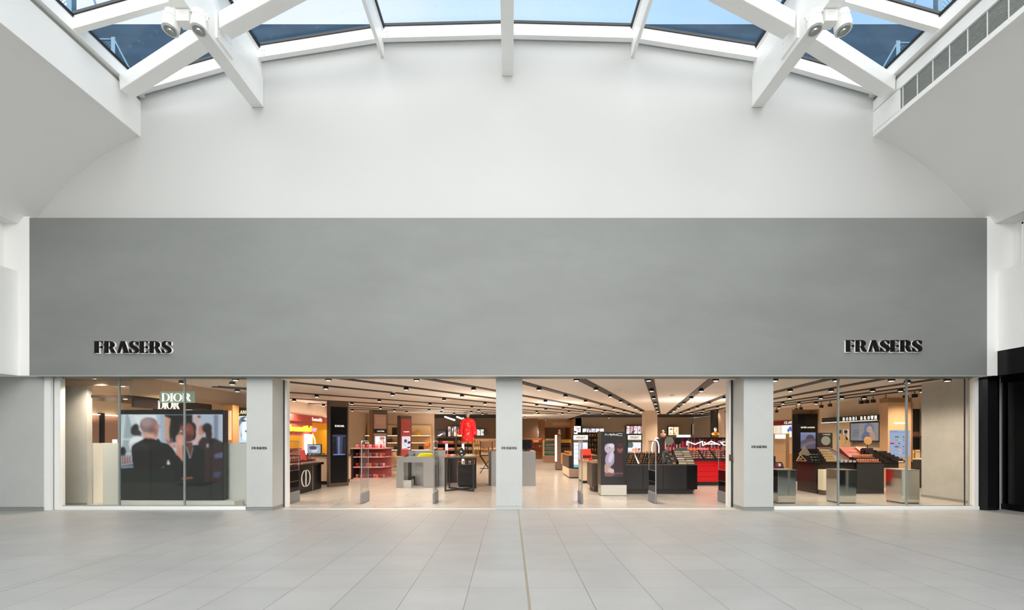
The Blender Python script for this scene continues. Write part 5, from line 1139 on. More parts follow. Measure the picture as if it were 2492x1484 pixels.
# neon sign
o = T('neon_sign', 'white lit three-letter neon sign floating above the red counter', 'sign', 1730, 13.3, Z(1084, 13.3))
mac(o, X(1672, 13.3), X(1797, 13.3), Z(1083.5, 13.3), Z(1073.5, 13.3), 13.3, .026, mat('neon_white', (1, .98, 1), .4, emit=2.2))
for px in (1690, 1775): MB().tube((X(px, 13.32), 13.32, Z(1080, 13.3)), (X(px, 13.32), 13.32, ZC), .004).build('wire', CHROME, o)
# pink and plum striped wall unit
Yw = 15.6; x0, x1 = X(1604, Yw), X(1800, Yw); zt = Z(1064, Yw)
o = T('striped_wall_unit', 'black-topped make-up wall unit with pink, white and plum vertical stripes', 'wall unit', 1700, Yw)
box(x0, x1, Yw, Yw+.3, 0, zt-.03).build('carcass', C('plum_back', (80, 20, 45), .4), o); box(x0, x1, Yw-.12, Yw+.3, zt-.03, zt).build('top', BLKM, o); box(x0, x0+.11, Yw-.12, Yw, .8, zt-.03).build('end_panel', BLKM, o)
for k in range(26):
    xa = x0+.2+k*(x1-x0-.2)/26; box(xa, xa+.05, Yw-.02, Yw, .85, zt-.06).build('stripe', (C('s_rose', (205, 165, 165), .5), C('s_plum', (120, 25, 60), .5), C('s_red', (170, 30, 45), .5), C('s_grey', (130, 115, 118), .5))[(k*7) % 4], o)
for z in (.85, 1.05): box(x0+.15, x1, Yw-.14, Yw-.02, z, z+.015).build('shelf', BLKM, o)
for k in range(22): item('tube', (('c_white', 'c_nude'), ('c_white', 'c_pink'), ('c_black', 'c_nude'))[k % 3], (x0+.25+k*.125, Yw-.08, 1.066), 'foundation tube on the upper shelf of the striped wall unit', 'tubes on the striped wall unit')
for a, b, lab in ((1648, 1680, 'above the centre of the striped wall unit'), (1596, 1606, 'short one beside the black end of the striped wall unit')): tag(box(X(a, 15.7), X(b, 15.7), 15.7, 15.75, Z(1063.5, 15.7) if a > 1600 else 1.5, Z(1058, 15.7) if a > 1600 else 1.55).build('light_bar', GLOWC), 'white light bar '+lab, 'lamp')
def bust(px, pyb, Y, m_, m2, lab, k=1.0):
    o = T('bust_form', lab, 'mannequin', px, Y, Z(pyb, Y)); x = X(px, Y); z = Z(pyb, Y)
    MB().loft([(x, Y, z, .13*k, .09*k), (x, Y, z+.10*k, .15*k, .10*k), (x, Y, z+.19*k, .17*k, .09*k), (x, Y, z+.24*k, .08*k, .06*k), (x, Y, z+.26*k, .04*k, .045*k)], 20).build('torso', m_, o, smooth=True)
    MB().loft([(x, Y, z+.255*k, .038*k, .042*k), (x, Y, z+.31*k, .035*k, .04*k), (x, Y-.01, z+.33*k, .055*k, .07*k), (x, Y-.01, z+.38*k, .065*k, .08*k), (x, Y, z+.43*k, .05*k, .065*k), (x, Y, z+.455*k, .015*k, .02*k)], 18).build('head', m2, o, smooth=True)
bust(1613.5, 1064, 15.75, C('skin_pink_form', (225, 165, 140), .6), C('cream_form', (220, 195, 165), .6), 'pink-toned mannequin bust on top of the striped wall unit, left end', .55*1.1)
bust(1741, 1064, 15.75, C('gold_jacket', (205, 135, 40), .7), C('cream_form', (220, 195, 165), .6), 'golden-jacketed mannequin bust on top of the striped wall unit, right end', .8)

# middle distance, between the pillar and the video pillar
Yg = 26.6
o = T('bottle_shelf', 'beige free-standing shelf with four rows of teal bottles', 'shelf', 1338, Yg)
x0, x1 = X(1323, Yg), X(1354, Yg); tz = Z(1071, Yg)
box(x0, x1, Yg, Yg+.5, 0, .42).build('base', C('taupe_base', (175, 140, 115), .5), o); MB().box(x0, x0+.04, Yg, Yg+.5, .42, tz).box(x1-.04, x1, Yg, Yg+.5, .42, tz).box(x0, x1, Yg+.45, Yg+.5, .42, tz).build('carcass', C('sand_shelf', (230, 205, 165), .5), o)
box(x0+.15, x1-.1, Yg+.2, Yg+.3, tz, tz+.1).build('header', C('sand_header', (215, 185, 150), .5), o)
for r_ in range(5):
    z = .42+r_*(tz-.42)/4-.012; box(x0, x1, Yg, Yg+.46, z, z+.025).build('shelf', C('sand_shelf', (230, 205, 165), .5), o)
    if r_ < 4:
        for k in range(9): item('bottle', ('c_teal', 'c_white'), (x0+.09+k*.075, Yg+.12, z+.025), 'teal bottle on the %s of the beige free-standing shelf' % ('lowest row', 'second row', 'third row', 'top row')[r_], 'teal bottles on the beige shelf', sc=1.05)
Yt = 20.5; o = T('bust_pillar', 'slim taupe pillar with gold bust on top, left edge glowing', 'pillar', 1360, Yt)
x0, x1 = X(1355.5, Yt), X(1365, Yt); tz = Z(1058, Yt)
box(x0, x1, Yt, Yt+.4, .28, tz).build('body', C('taupe_pillar', (125, 105, 90), .5), o); box(x0-.05, x1+.06, Yt-.03, Yt+.45, .03, .28).build('base', C('taupe_pillar', (125, 105, 90), .5), o); box(x0-.05, x1+.06, Yt-.03, Yt+.45, 0, .03).build('plinth', BLKM, o)
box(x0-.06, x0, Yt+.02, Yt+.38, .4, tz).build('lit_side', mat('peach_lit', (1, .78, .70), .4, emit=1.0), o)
MB().lathe((x0+x1)/2+.03, Yt+.1, [(.05, tz), (.06, tz+.05), (.09, tz+.09), (.03, tz+.13), (.055, tz+.18), (.05, tz+.24), (.01, tz+.26)], 14).build('gold_bust', mat('gold', (.75, .5, .2), .3, .9), o, smooth=True)
o = T('yellow_display', 'low beige counter with upright yellow boxes, behind the slim pillar', 'display', 1378, 23); x0 = X(1364, 23)
box(x0, x0+.95, 23, 23.7, 0, .72).build('counter', C('peach_counter', (215, 165, 120), .5), o)
for z in (1.0, 1.25): box(x0, x0+.6, 23.2, 23.5, z, z+.02).build('shelf', BLKM, o)
MB().box(x0, x0+.6, 23.5, 23.53, .72, 1.5).build('back_board', C('dark_olive', (60, 45, 30), .5), o)
for k in range(7): item('box', ('c_yellow', 'c_gold'), (x0+.05+k*.083, 23.3, 1.27), 'upright yellow box on the upper shelf behind the slim pillar', 'yellow boxes behind the slim pillar', sc=1.5); item('bottle', ('c_black', 'c_red'), (x0+.05+k*.083, 23.3, 1.02), 'dark bottle on the lower shelf behind the slim pillar', 'dark bottles behind the slim pillar', sc=1.1)
# rear wall: shelving, lightboxes, passage
def strip_box(px0, px1, py0, py1, Y, n, cols, lab, nm='lightbox', zz=None):
    o = T(nm, lab, 'lightbox', (px0+px1)/2, Y, Z(py1, Y)); x0, x1, z0, z1 = X(px0, Y), X(px1, Y), Z(py1, Y), Z(py0, Y)
    box(x0, x1, Y, 36 if Y > 35 else Y+.2, z0, z1).build('frame', BLKM, o)
    for k in range(n):
        a = x0+k*(x1-x0)/n; cv = Canvas(0, 0, 40, 70, 16, cols[k % len(cols)]); random.seed(k+px0)
        for _ in range(5): cv.ell(random.uniform(6, 34), random.uniform(8, 62), random.uniform(3, 9), random.uniform(5, 16), [(60, 55, 65), (225, 190, 175), (240, 240, 245), (120, 100, 110), (190, 150, 150)][_], random.uniform(0, 90))
        cv.mesh('picture', (a+.02, Y-.01, z1-.02), ((x1-x0)/n-.04, 0, 0), (0, 0, z0-z1+.04), SCRB, o)
strip_box(1262, 1315, 1042, 1063, 35.7, 5, [(225, 225, 240), (60, 55, 62)], 'row of lit pictures on the far wall right of the middle pillar')
strip_box(1417, 1470, 1042, 1062, 30.3, 5, [(205, 215, 228), (225, 228, 235), (190, 210, 225)], 'row of pale lit pictures above the far shelves, left of the video pillar')
strip_box(1396, 1414, 1036, 1057, 30.3, 1, [(235, 235, 240)], 'taller white lit picture left of the pale row')
strip_box(1524, 1569, 1036, 1056, 30.3, 5, [(220, 195, 205), (170, 130, 135), (225, 215, 228)], 'row of pinkish lit pictures right of the video pillar')
strip_box(1626, 1652, 1038, 1059, 30.3, 2, [(245, 220, 180), (235, 200, 150)], 'pair of warm lit pictures over the striped wall unit, left')
strip_box(1685, 1721, 1031, 1057, 30.3, 2, [(240, 225, 200), (250, 235, 205)], 'pair of larger warm lit pictures over the striped wall unit, right')
struct('wall_store_mid', box(X(1400, 30.5), 14.2, 30.5, 30.7, 0, 3.02), BEIGE)
struct('wall_passage_left', box(X(1316, 33), X(1326, 33), 33, 36, 0, 2.97), C('tan_wall', (190, 130, 80), .6)); struct('wall_passage_right', box(X(1388, 33), X(1402, 33), 30.5, 36, 0, 2.97), C('tan_wall', (190, 130, 80), .6))
struct('wall_passage_head', box(X(1326, 33), X(1388, 33), 33, 33.2, 2.35, 2.97), C('tan_header', (200, 165, 125), .6))
tag(box(X(1345, 33), X(1388, 33), 32.95, 33, 2.5, 2.75).build('passage_sign', C('cream_header', (225, 195, 160), .5)), 'pale sign board over the rear passage', 'sign')
struct('wall_store_column', box(X(1571, 22), X(1600, 22), 22, 22.6, 0, ZC), BEIGE); struct('wall_store_column_2', box(X(1748, 21), X(1764, 21), 21, 21.5, 0, ZC), BEIGE)
tag(box(X(1745, 20.9), X(1748, 20.9), 20.9, 21.6, 0, 2.9).build('dark_upright', BLKM), 'dark upright post beside the rear beige column', 'post')
random.seed(3)
def shelf_wall(px0, px1, Y, zs, depth, body, lab, kinds, gl, n, top=None):
    x0, x1 = X(px0, Y), X(px1, Y); top = top or zs[-1]+.35; o = T('shelf_unit', lab, 'shelf', (px0+px1)/2, Y)
    MB().box(x0, x1, Y+depth-.03, Y+depth, 0, top).box(x0, x0+.03, Y, Y+depth, 0, top).box(x1-.03, x1, Y, Y+depth, 0, top).build('carcass', body, o)
    for i, z in enumerate(zs):
        box(x0+.03, x1-.03, Y+.01, Y+depth-.03, z, z+.025).build('shelf', body, o)
        m_ = n
        for k in range(m_):
            kd, c = kinds[(k//3+i) % len(kinds)]; item(kd, c, (x0+.08+k*(x1-x0-.16)/(m_-1), Y+.14, z+.025), gl % (('lowest', 'second', 'third', 'fourth', 'top')[i]), 'products on '+lab.split(',')[0], sc=1.25)
shelf_wall(1272, 1320, 31, (.5, .85, 1.2), .4, C('tan_shelf', (175, 120, 75), .5), 'tan wall shelves, right of the middle pillar in the far distance', [('bottle', ('c_red', 'c_gold')), ('bottle', ('c_cream', 'c_gold')), ('box', ('c_red', 'c_brown'))], 'small product on the %s board of the far tan shelves', 11, 1.55)
shelf_wall(1408, 1472, 27, (.7, 1.0, 1.3, 1.6), .4, C('dark_shelf', (50, 38, 32), .5), 'dark wall shelves, just left of the video pillar in the distance', [('bottle', ('c_teal', 'c_black')), ('box', ('c_copper', 'c_cream')), ('bottle', ('c_amber', 'c_gold'))], 'small product on the %s board of the dark shelves left of the video pillar', 10, 1.9)
shelf_wall(1535, 1600, 25, (.6, .9, 1.2, 1.5), .4, C('brown_shelf', (110, 80, 60), .5), 'brown shelves, behind the glowing loop lamp', [('box', ('c_amber', 'c_cream')), ('bottle', ('c_copper', 'c_gold'))], 'small product on the %s board of the brown shelves behind the loop lamp', 9, 1.8)
# left entrance, rear
shelf_wall(1062, 1108, 22.5, (.5, .85, 1.2), .5, BLKM, 'black shelves, behind the left end of the frame table', [('box', ('c_pink', 'c_white')), ('box', ('c_amber', 'c_cream')), ('bottle', ('c_red', 'c_black'))], 'small product on the %s board of the black shelves behind the frame table', 10, 1.55)
for k, (a, b, y0_, y1_) in enumerate(((1084, 1089, 1080, 1106), (1124, 1129, 1080, 1106))):
    tag(box(X(a, 21), X(b, 21), 21, 21.1, Z(y1_, 21)*0, Z(y0_, 21)).build('light_column', GLOWC), 'glowing white light column, %s of the pair behind the frame table' % ('left', 'right')[k], 'lamp')
shelf_wall(1110, 1150, 24, (.5, .85, 1.2, 1.6), .4, C('brown_shelf', (110, 80, 60), .5), 'brown shelves, behind the red dress', [('box', ('c_cream', 'c_amber')), ('box', ('c_yellow', 'c_white')), ('tube', ('c_copper', 'c_cream'))], 'small carton on the %s board of the brown shelves behind the dress', 9, 2.0)
shelf_wall(1152, 1206, 25.5, (.5, .85, 1.2), .4, C('sand_shelf', (230, 205, 165), .5), 'sand-coloured shelves, behind the director chairs', [('bottle', ('c_amber', 'c_gold')), ('box', ('c_cream', 'c_gold'))], 'small product on the %s board of the sand shelves behind the chairs', 9, 1.5)
strip_box(1064, 1086, 1047, 1062, 31.2, 1, [(70, 62, 60)], 'dark lit picture over the black shelves')
strip_box(1090, 1118, 1037, 1062, 31.2, 4, [(200, 180, 165), (90, 70, 62)], 'row of tall brownish pictures left of the red dress')
strip_box(1160, 1178, 1044, 1060, 31.2, 2, [(190, 205, 195)], 'pale greenish pictures right of the red dress')
struct('wall_store_rear_left', box(-6.6, X(1206, 28)+3.0, 31.4, 31.6, 0, 3.02), C('brown_wall', (130, 100, 78), .7))
for k, (a, b) in enumerate((((1083, 1014), (1106, 1022)), ((1112, 1014), (1130, 1021)))):
    p, q_ = P(*a, 23+k), P(*b, 21+k); o = thing('linear_lamp', 'slanting linear ceiling lamp in the dark rear ceiling, %s of two' % ('left', 'right')[k], 'lamp', p); MB().bar(p, q_, .08, .06).build('light_bar', GLOWW, o)
    for u in (p, q_): MB().tube(u, (u.x, u.y, 2.95), .006).build('hanger', BLKM, o)

# ------------------------------------------------------------------ right window
# mirror-polished plinths near the glass
for px0, px1, who in ((1893, 1937, 'leftmost, nearest the right pillar'), (2043, 2084, 'in the middle of the right window'), (2194, 2238, 'rightmost, beside the grey plaster wall')):
    o = T('mirror_plinth', 'polished steel display plinth behind the glass, '+who, 'plinth', (px0+px1)/2, 9.95)
    x0, x1 = X(px0, 9.95), X(px1, 9.95)
    box(x0, x1, 9.95, 10.37, .02, .775).build('body', MIRR, o, bev=.003); box(x0-.004, x1+.004, 9.945, 10.375, .775, .79).build('top_plate', CHROME, o); box(x0+.01, x1-.01, 9.96, 10.36, 0, .02).build('foot', BLKM, o)
# clarins-like wall fascia and its lit panel on the right wall
XW = 12.98
def YW(px): return XW*F/(px-CX)
o = thing('wall_fascia', 'dark red fascia with white serif brand letters on the right store wall', 'sign', (XW, YW(1915), 2.15))
box(XW-.06, XW, YW(1944), YW(1884), 2.15, 2.35).build('board', C('crimson_board', (130, 12, 22), .4), o)
for g, pos in zip('CLARINS', (1912, 1917.3, 1922, 1927.8, 1933.5, 1936, 1941.5)):
    letters(g, YW(pos), YW(pos+(2.0 if g == 'I' else 4.8)), 2.19, 2.31, XW-.06, SIGNW, o, .02, 'letter', axis='-x', bold=.01)
o = thing('lit_wall_panel', 'white lit wall panel with blue flower picture under the dark red fascia', 'panel', (XW, YW(1915), 1.55))
cv = Canvas(0, 0, 110, 60, 50, (225, 230, 240)); cv.rect(0, 0, 42, 60, (235, 225, 205))
for k in range(6): cv.rect(6+k*6, 0, 8+k*6, 60, (150, 130, 110))
cv.rect(66, 30, 76, 60, (225, 205, 60)).ell(70, 26, 5, 8, (60, 70, 110))
for a, b in ((78, 12), (84, 20), (88, 10), (80, 26), (92, 18), (86, 28), (76, 18)): cv.ell(a, b, 5, 5, (60, 90, 200))
cv.mesh('picture', (XW-.05, YW(1886), 2.13), (0, YW(1943)-YW(1886), 0), (0, 0, -.55), SCRB, o); box(XW-.045, XW, YW(1943), YW(1886), 1.55, 2.14).build('frame', WCAB, o)
tag(box(XW-.5, XW, YW(1943), YW(1884), 0, .85).build('wall_counter', C('peach_counter', (215, 165, 120), .5)), 'peach wall counter under the white flower panel', 'counter')
# tan kiosk
Yq = 14.5; o = T('tan_kiosk', 'tan kiosk with white lit header, left edge of the right window', 'kiosk', 1905, Yq)
box(X(1884, Yq), X(1912, Yq), Yq, Yq+.35, .5, Z(1055, Yq)).build('body', C('tan_kiosk_paint', (205, 165, 125), .5), o); box(X(1912, Yq), X(1923, Yq), Yq+.05, Yq+.35, 0, Z(1055, Yq)).build('side_wing', C('taupe_kiosk', (145, 112, 80), .5), o)
box(X(1886, Yq), X(1911, Yq), Yq-.02, Yq, Z(1067, Yq), Z(1057, Yq)).build('header', mat('header_white', (.95, .95, .97), .4, emit=1.0), o)
box(X(1884, Yq), X(1918, Yq), Yq-.15, Yq+.35, 0, .5).build('base', C('tan_kiosk_paint', (205, 165, 125), .5), o)
o = T('tall_display', 'black tester stand with small coloured bottles at the left edge of the right window', 'display', 1892, 12.2)
x0, x1 = X(1884, 12.2), X(1908, 12.2); box(x0, x1, 12.2, 12.7, 0, .72).build('counter', C('olive_counter', (60, 50, 40), .4), o); box(x0, X(1898, 12.2), 12.4, 12.45, .72, 1.0).build('screen', BLKM, o)
for k in range(8): item('flacon', (('c_blue', 'c_red', 'c_white', 'c_purple')[k % 4], 'c_black'), (x0+.03+(k % 4)*.07+(k//4)*.03, 12.24+.1*(k//4), .72), 'small coloured bottle, left edge of the right window', 'coloured bottles at the left of the right window')
# tall black screen pillar
Ye = 15; o = T('brand_pillar', 'tall black pillar with white letters and blue hill picture, right window', 'pillar', 1967, Ye)
box(X(1942, Ye), X(1990, Ye), Ye, Ye+.3, 0, Z(1007, Ye)).build('body', BLACK, o, bev=.003); box(X(1990, Ye), X(1995, Ye), Ye+.02, Ye+.3, 0, Z(995, Ye)).build('side_frame', C('taupe_kiosk', (145, 112, 80), .5), o); box(X(1943, Ye), X(1992, Ye), Ye+.31, Ye+.36, 0, Z(995, Ye)).build('rear_frame', C('taupe_kiosk', (145, 112, 80), .5), o)
letters('ESTÉE LAUDER', X(1949, Ye), X(1983, Ye), Z(1041.5, Ye), Z(1037.5, Ye), Ye, SIGNW, o, .01, bold=.02)
cv = Canvas(0, 0, 250, 270, 44, (108, 118, 158)); cv.ell(160, 100, 68, 60, (62, 58, 70)).poly([(0, 150), (80, 110), (250, 100), (250, 270), (0, 270)], (78, 76, 96)).poly([(20, 200), (180, 140), (250, 150), (250, 180), (120, 200), (40, 270), (0, 270)], (105, 98, 112)).rect(0, 0, 250, 40, (120, 132, 172))
cv.mesh('screen', (X(1948, Ye), Ye-.005, Z(1052, Ye)), (X(1984.5, Ye)-X(1948, Ye), 0, 0), (0, 0, Z(1092, Ye)-Z(1052, Ye)), SCR, o)
# mirror board
Ym = 12.66; zk2 = .86
o = T('dark_counter', 'dark brown tester counter, left of the white pedestal in the right window', 'counter', 1970, 12)
box(8.42, 8.98, 11.72, 12.5, .0, .84).build('body', DKBR, o, bev=.004); box(8.30, 9.0, 11.62, 12.55, .84, zk2).build('worktop', BLACK, o, bev=.004); box(8.6, 8.85, 11.7, 11.72, .0, .06).build('kick_plate', BLKM, o)
o = T('mirror_board', 'black board with round mirror and white lettering on the dark brown counter', 'mirror', 2008, Ym, zk2)
box(X(1990, Ym), X(2026, Ym), Ym, Ym+.04, zk2, Z(1053, Ym)).build('board', BLKC, o); MB().disc((X(2009, Ym), Ym-.006, Z(1072, Ym)), (0, 1, 0), .135, .012, 32).build('mirror_glass', PMIR, o)
mac(o, X(2002, Ym), X(2020, Ym), Z(1058.5, Ym), Z(1056, Ym), Ym-.01, .008, SIGNM)
o = T('pyramid_display', 'silver glitter pyramid stand on the left of the dark brown counter', 'display', 1960, 12.42, zk2)
xa = X(1945, 12.42); MB().prism([(X(1946, 12.42), zk2+.20), (X(1960, 12.42), Z(1086, 12.42)), (X(1974, 12.42), zk2+.17), (X(1966, 12.42), zk2+.15)], 12.42, 12.47).build('silver_panel', C('silver_glitter2', (150, 138, 125), .35, var=.3, scale=80), o); MB().box(X(1954, 12.42), X(1966, 12.42), 12.47, 12.53, zk2, zk2+.2).build('support', BLKM, o)
o = T('triangle_stand', 'small open gold triangle stand in front of the silver pyramid', 'display', 1948, 12.32, zk2)
tri = [(X(1938.5, 12.32), zk2+.01), (X(1947.5, 12.32), zk2+.19), (X(1962, 12.32), zk2+.01)]; MB().box(tri[0][0], tri[2][0], 12.29, 12.35, zk2, zk2+.006).build('base_plate', BLKM, o)
MB().bar((tri[0][0], 12.32, tri[0][1]), (tri[1][0], 12.32, tri[1][1]), .02, .02).bar((tri[1][0], 12.32, tri[1][1]), (tri[2][0], 12.32, tri[2][1]), .02, .02).bar((tri[0][0], 12.32, tri[0][1]), (tri[2][0], 12.32, tri[2][1]), .03, .02).build('frame', C('rose_gold', (205, 160, 130), .3), o)
for k in range(3): item('lipstick', ('c_black', 'c_gold'), (X(1945+k*3, 12.36), 12.36, zk2), 'lipstick inside the gold triangle stand', 'lipsticks in the gold triangle stand', sc=1.5)
for r_ in range(3):
    for k in range(3): item('pot', ('c_black', 'c_silver'), (X(1974+k*8-r_*1.5, 12.2+.12*r_), 12.15+.13*r_, zk2+.075*r_), 'silver-lidded jar on the stepped stand between pyramid and lipstick terrace', 'silver-lidded jars on the dark brown counter', sc=1.1)
q = MB()
for r_ in range(3): q.box(X(1969, 12.2), X(2002, 12.2), 12.09+.13*r_, 12.22+.13*r_, zk2, max(zk2+.0005, zk2+.075*r_-.001))
tag(q.build('jar_steps', BLKC), 'black stepped stand for the silver-lidded jars', 'display step')
o = T('lipstick_terrace', 'black stepped terrace with five rows of gold-capped lipsticks, dark brown counter', 'display', 2015, 12, zk2); q = MB()
for r_ in range(5):
    a, b = X(2011-r_*4.1, 11.75+r_*.09), X(2036.5-r_*4.1, 11.75+r_*.09); y = 11.72+r_*.09
    q.box(a, b, y, y+.09, zk2, zk2+.02+r_*.065)
    for k in range(10): item('lipstick', ('c_gold', 'c_cream'), (a+(k+.5)*(b-a)/10, y+.045, zk2+.021+r_*.065), 'cream and gold lipstick, row %d from the front of the terrace' % (r_+1), 'lipsticks on the black terrace', sc=.95)
q.build('steps', BLKC, o)
o = T('white_pedestal', 'slim white pedestal on a dark foot in the right window', 'pedestal', 2013, 11.55)
box(X(2003.5, 11.4), X(2023, 11.4), 11.4, 11.6, Z(1193, 11.4), Z(1143, 11.4)).build('body', C('ivory_paint', (215, 208, 188), .4), o, bev=.004); box(X(2004, 11.4), X(2016, 11.4), 11.42, 11.58, 0, Z(1193, 11.4)).build('foot', BROWN, o)
# bobbi brown wall
o = thing('wall_fascia', 'black fascia with widely spaced white brand letters over the wall screen', 'sign', (XW-.1, YW(2085), 2.14))
box(XW-.28, XW-.08, YW(2155), YW(2017), 2.15, 2.345).build('board', BLKM, o); box(XW-.30, XW-.28, YW(2155), YW(2017), 2.142, 2.155).build('light_strip', GLOWW, o)
XB = XW-.28; yb = lambda px: XB*F/(px-CX)
for g, pos in zip('BOBBIBROWN', (2052, 2060, 2068, 2076, 2083.5, 2095, 2104, 2112.5, 2120, 2129.5)):
    letters(g, yb(pos), yb(pos+(1.4 if g == 'I' else 6 if g == 'W' else 4.3)), 2.185, 2.315, XB, SIGNW, o, .02, 'letter', axis='-x', bold=.02)
o = thing('wall_screen', 'landscape screen of a woman in blue head scarf below the black fascia', 'screen', (XW-.1, YW(2112), 1.42))
box(XW-.12, XW-.08, YW(2150), YW(2076), 1.40, 2.10).build('housing', BLACK, o)
cv = Canvas(0, 0, 450, 280, 80, (122, 122, 132)); cv.poly([(150, 0), (450, 0), (450, 280), (130, 280)], (138, 132, 136)).ell(300, 110, 78, 110, (98, 112, 140)).ell(310, 120, 46, 66, (190, 155, 140)).ell(250, 210, 60, 80, (88, 102, 135), 20).ell(355, 200, 38, 70, (175, 140, 128), -15).ell(345, 150, 18, 26, (185, 148, 134))
cv.ell(295, 108, 8, 4, (70, 60, 65)).ell(328, 108, 8, 4, (70, 60, 65)).ell(310, 155, 13, 5, (150, 90, 90))
for k, y in enumerate((112, 150, 188)):
    for j in range(6): cv.rect(45+j*17-(k-1)*3, y, 55+j*17-(k-1)*3, y+17, (78, 76, 86))
cv.mesh('picture', (XW-.125, YW(2078), 2.075), (0, YW(2147)-YW(2078), 0), (0, 0, -.64), SCR, o)
o = thing('wall_niche', 'lit beige niche with two small portraits left of the wall screen', 'wall unit', (XW-.1, YW(2058), 1.2))
box(XW-.1, XW-.02, YW(2076), YW(2042), 1.2, 2.14).build('back_board', C('lit_sand', (190, 160, 120), .5, emit=.15), o)
for a, b, cc in ((2044, 2057, (120, 120, 125)), (2058.5, 2073, (205, 190, 185))):
    cv = Canvas(0, 0, 60, 70, 20, cc); cv.ell(30, 30, 15, 20, (190, 140, 120)).ell(28, 16, 18, 12, (40, 32, 32)).poly([(5, 70), (20, 48), (40, 48), (55, 70)], (35, 30, 30)); cv.mesh('portrait', (XW-.11, YW(a), 1.86), (0, YW(b)-YW(a), 0), (0, 0, -.40), SCR, o)
tag(box(XW-.6, XW, YW(2160), YW(2040), 0, .95).build('wall_counter', DKBR), 'dark wall counter under the woman-in-scarf screen', 'counter')
tag(MB().box(12.5, 12.53, 15.9, 16.15, 1.3, 1.66).box(12.505, 12.525, 16.01, 16.04, .95, 1.3).build('framed_mirror', C('gold_frame', (190, 160, 110), .4)), 'small gold-framed standing mirror before the wall niche', 'mirror')
# bobbi island
Yi = 11.75; zi = .84
o = T('tester_island', 'large black island counter carrying copper tester trays, right window', 'counter', 2120, Yi)
box(X(2085, Yi), X(2151.5, Yi), Yi, Yi+.9, .0, zi).build('body', BLKC, o, bev=.004); box(X(2040, Yi), X(2195, Yi), Yi+.1, Yi+1.1, zi-.14, zi).build('upper_body', BLKM, o); box(X(2038, Yi), X(2200, Yi), Yi-.02, Yi+1.12, zi, zi+.02).build('worktop', BLACK, o, bev=.004)
zi += .02
tag(box(X(2153, 14.1), X(2187, 14.1), 14.1, 14.6, .10, Z(1141, 14.1)).build('red_cabinet', RED, bev=.004), 'small red cabinet seen behind the black island, right window', 'cabinet'); tag(box(X(2155, 14.13), X(2194, 14.13), 14.13, 14.55, 0, .099).build('low_plinth', BLKM), 'black plinth carrying the small red cabinet', 'plinth')
def slope(px0, px1, y0, d, z1, m_, lab, frame=None, n=0, skew=0):
    o = T('tester_tray', lab, 'display tray', (px0+px1)/2, y0, zi); xa, xb = X(px0, y0), X(px1, y0); s_ = skew
    MB().add([(xa, y0, zi), (xb, y0, zi), (xb-s_, y0+d, zi), (xa-s_, y0+d, zi), (xa, y0, zi+.02), (xb, y0, zi+.02), (xb-s_, y0+d, z1), (xa-s_, y0+d, z1)], [(0,3,2,1),(4,5,6,7),(0,1,5,4),(1,2,6,5),(2,3,7,6),(3,0,4,7)]).build('sloped_body', m_, o)
    if frame:
        e = .008; A, B, C_, D = (xa, y0-.0, zi+.02+e), (xb, y0, zi+.02+e), (xb-s_, y0+d, z1+e), (xa-s_, y0+d, z1+e); M1 = tuple((a+b)/2 for a, b in zip(A, D)); M2 = tuple((a+b)/2 for a, b in zip(B, C_)); q = MB()
        for u, v in ((A, B), (B, C_), (C_, D), (D, A), (M1, M2)): q.bar(u, v, .022, .018)
        q.build('copper_frame', frame, o)
    return o
cop = C('copper_paint', (205, 115, 80), .35); copd = C('dark_copper_paint', (150, 70, 55), .4)
slope(2036, 2070, 12.15, .45, Z(1090, 12.6), C('navy_tray', (24, 28, 46), .3), 'navy sloping tray with copper outline, left end of the black island', cop, skew=.24)
slope(2076, 2117, 12.35, .35, Z(1087, 12.7), copd, 'long dark copper sloping header tray, middle of the black island', skew=.15)
slope(2119, 2140, 12.30, .35, Z(1088, 12.65), cop, 'bright copper sloping tray with white edge, right of the header tray', C('white_card', (225, 222, 205), .5), skew=.15)
for r_, (a, b, y, z) in enumerate(((2085, 2140, 11.80, 0), (2074, 2125, 12.0, .12))):
    o = T('bottle_step', '%s copper-edged step for the foundation bottles on the black island' % ('front', 'rear')[r_], 'display step', (a+b)/2, y, zi)
    box(X(a, y), X(b, y), y-.05, y+.1, zi, zi+z+.012).build('step', BLKM, o); box(X(a, y), X(b, y), y-.06, y-.05, zi+z*1, zi+z+.016).build('copper_edge', cop, o)
    for k in range(18): item('tube', ('c_copper', ('c_copper', 'c_nude')[k % 2]), (X(a, y)+.02+k*(X(b, y)-X(a, y)-.04)/17, y+.02, zi+z+.012), 'copper foundation tube on the %s step of the black island' % ('front', 'rear')[r_], 'foundation tubes on the black island', sc=.62)
def steps(px0, px1, y0, rows, dz, dy, lab, shift):
    o = T('palette_rack', lab, 'display rack', (px0+px1)/2, y0, zi); q = MB()
    for r_ in range(rows):
        xa, xb = X(px0, y0)-shift*r_, X(px1, y0)-shift*r_
        q.box(xa, xb, y0+r_*dy, y0+(r_+1)*dy, zi, zi+.03+dz*r_)
        for k in range(8): q.box(xa+(k+.15)*(xb-xa)/8, xa+(k+.85)*(xb-xa)/8, y0+r_*dy+.01, y0+r_*dy+.03, zi+.03+dz*r_, zi+.05+dz*r_)
    q.build('stepped_body', DKBR, o)
steps(2152, 2180, 11.95, 7, .055, .07, 'tall stepped black palette rack near the middle of the island', .045); steps(2182, 2208, 11.85, 6, .05, .07, 'lower stepped black palette rack at the right end of the island', .05)
round_mirror(2112, 1072, 12.5, .118, C('gold_mirror', (195, 150, 100), .3), 'round gold-tinted mirror above the copper trays', zi)
for k in range(7): item('pot', (('c_white', 'c_silver'), ('c_copper', 'c_white'))[k % 2], (X(2043+k*5.2, 11.9), 11.83+.06*(k % 2), zi), 'white or copper jar at the left front of the black island', 'jars at the left front of the black island', sc=1.1)
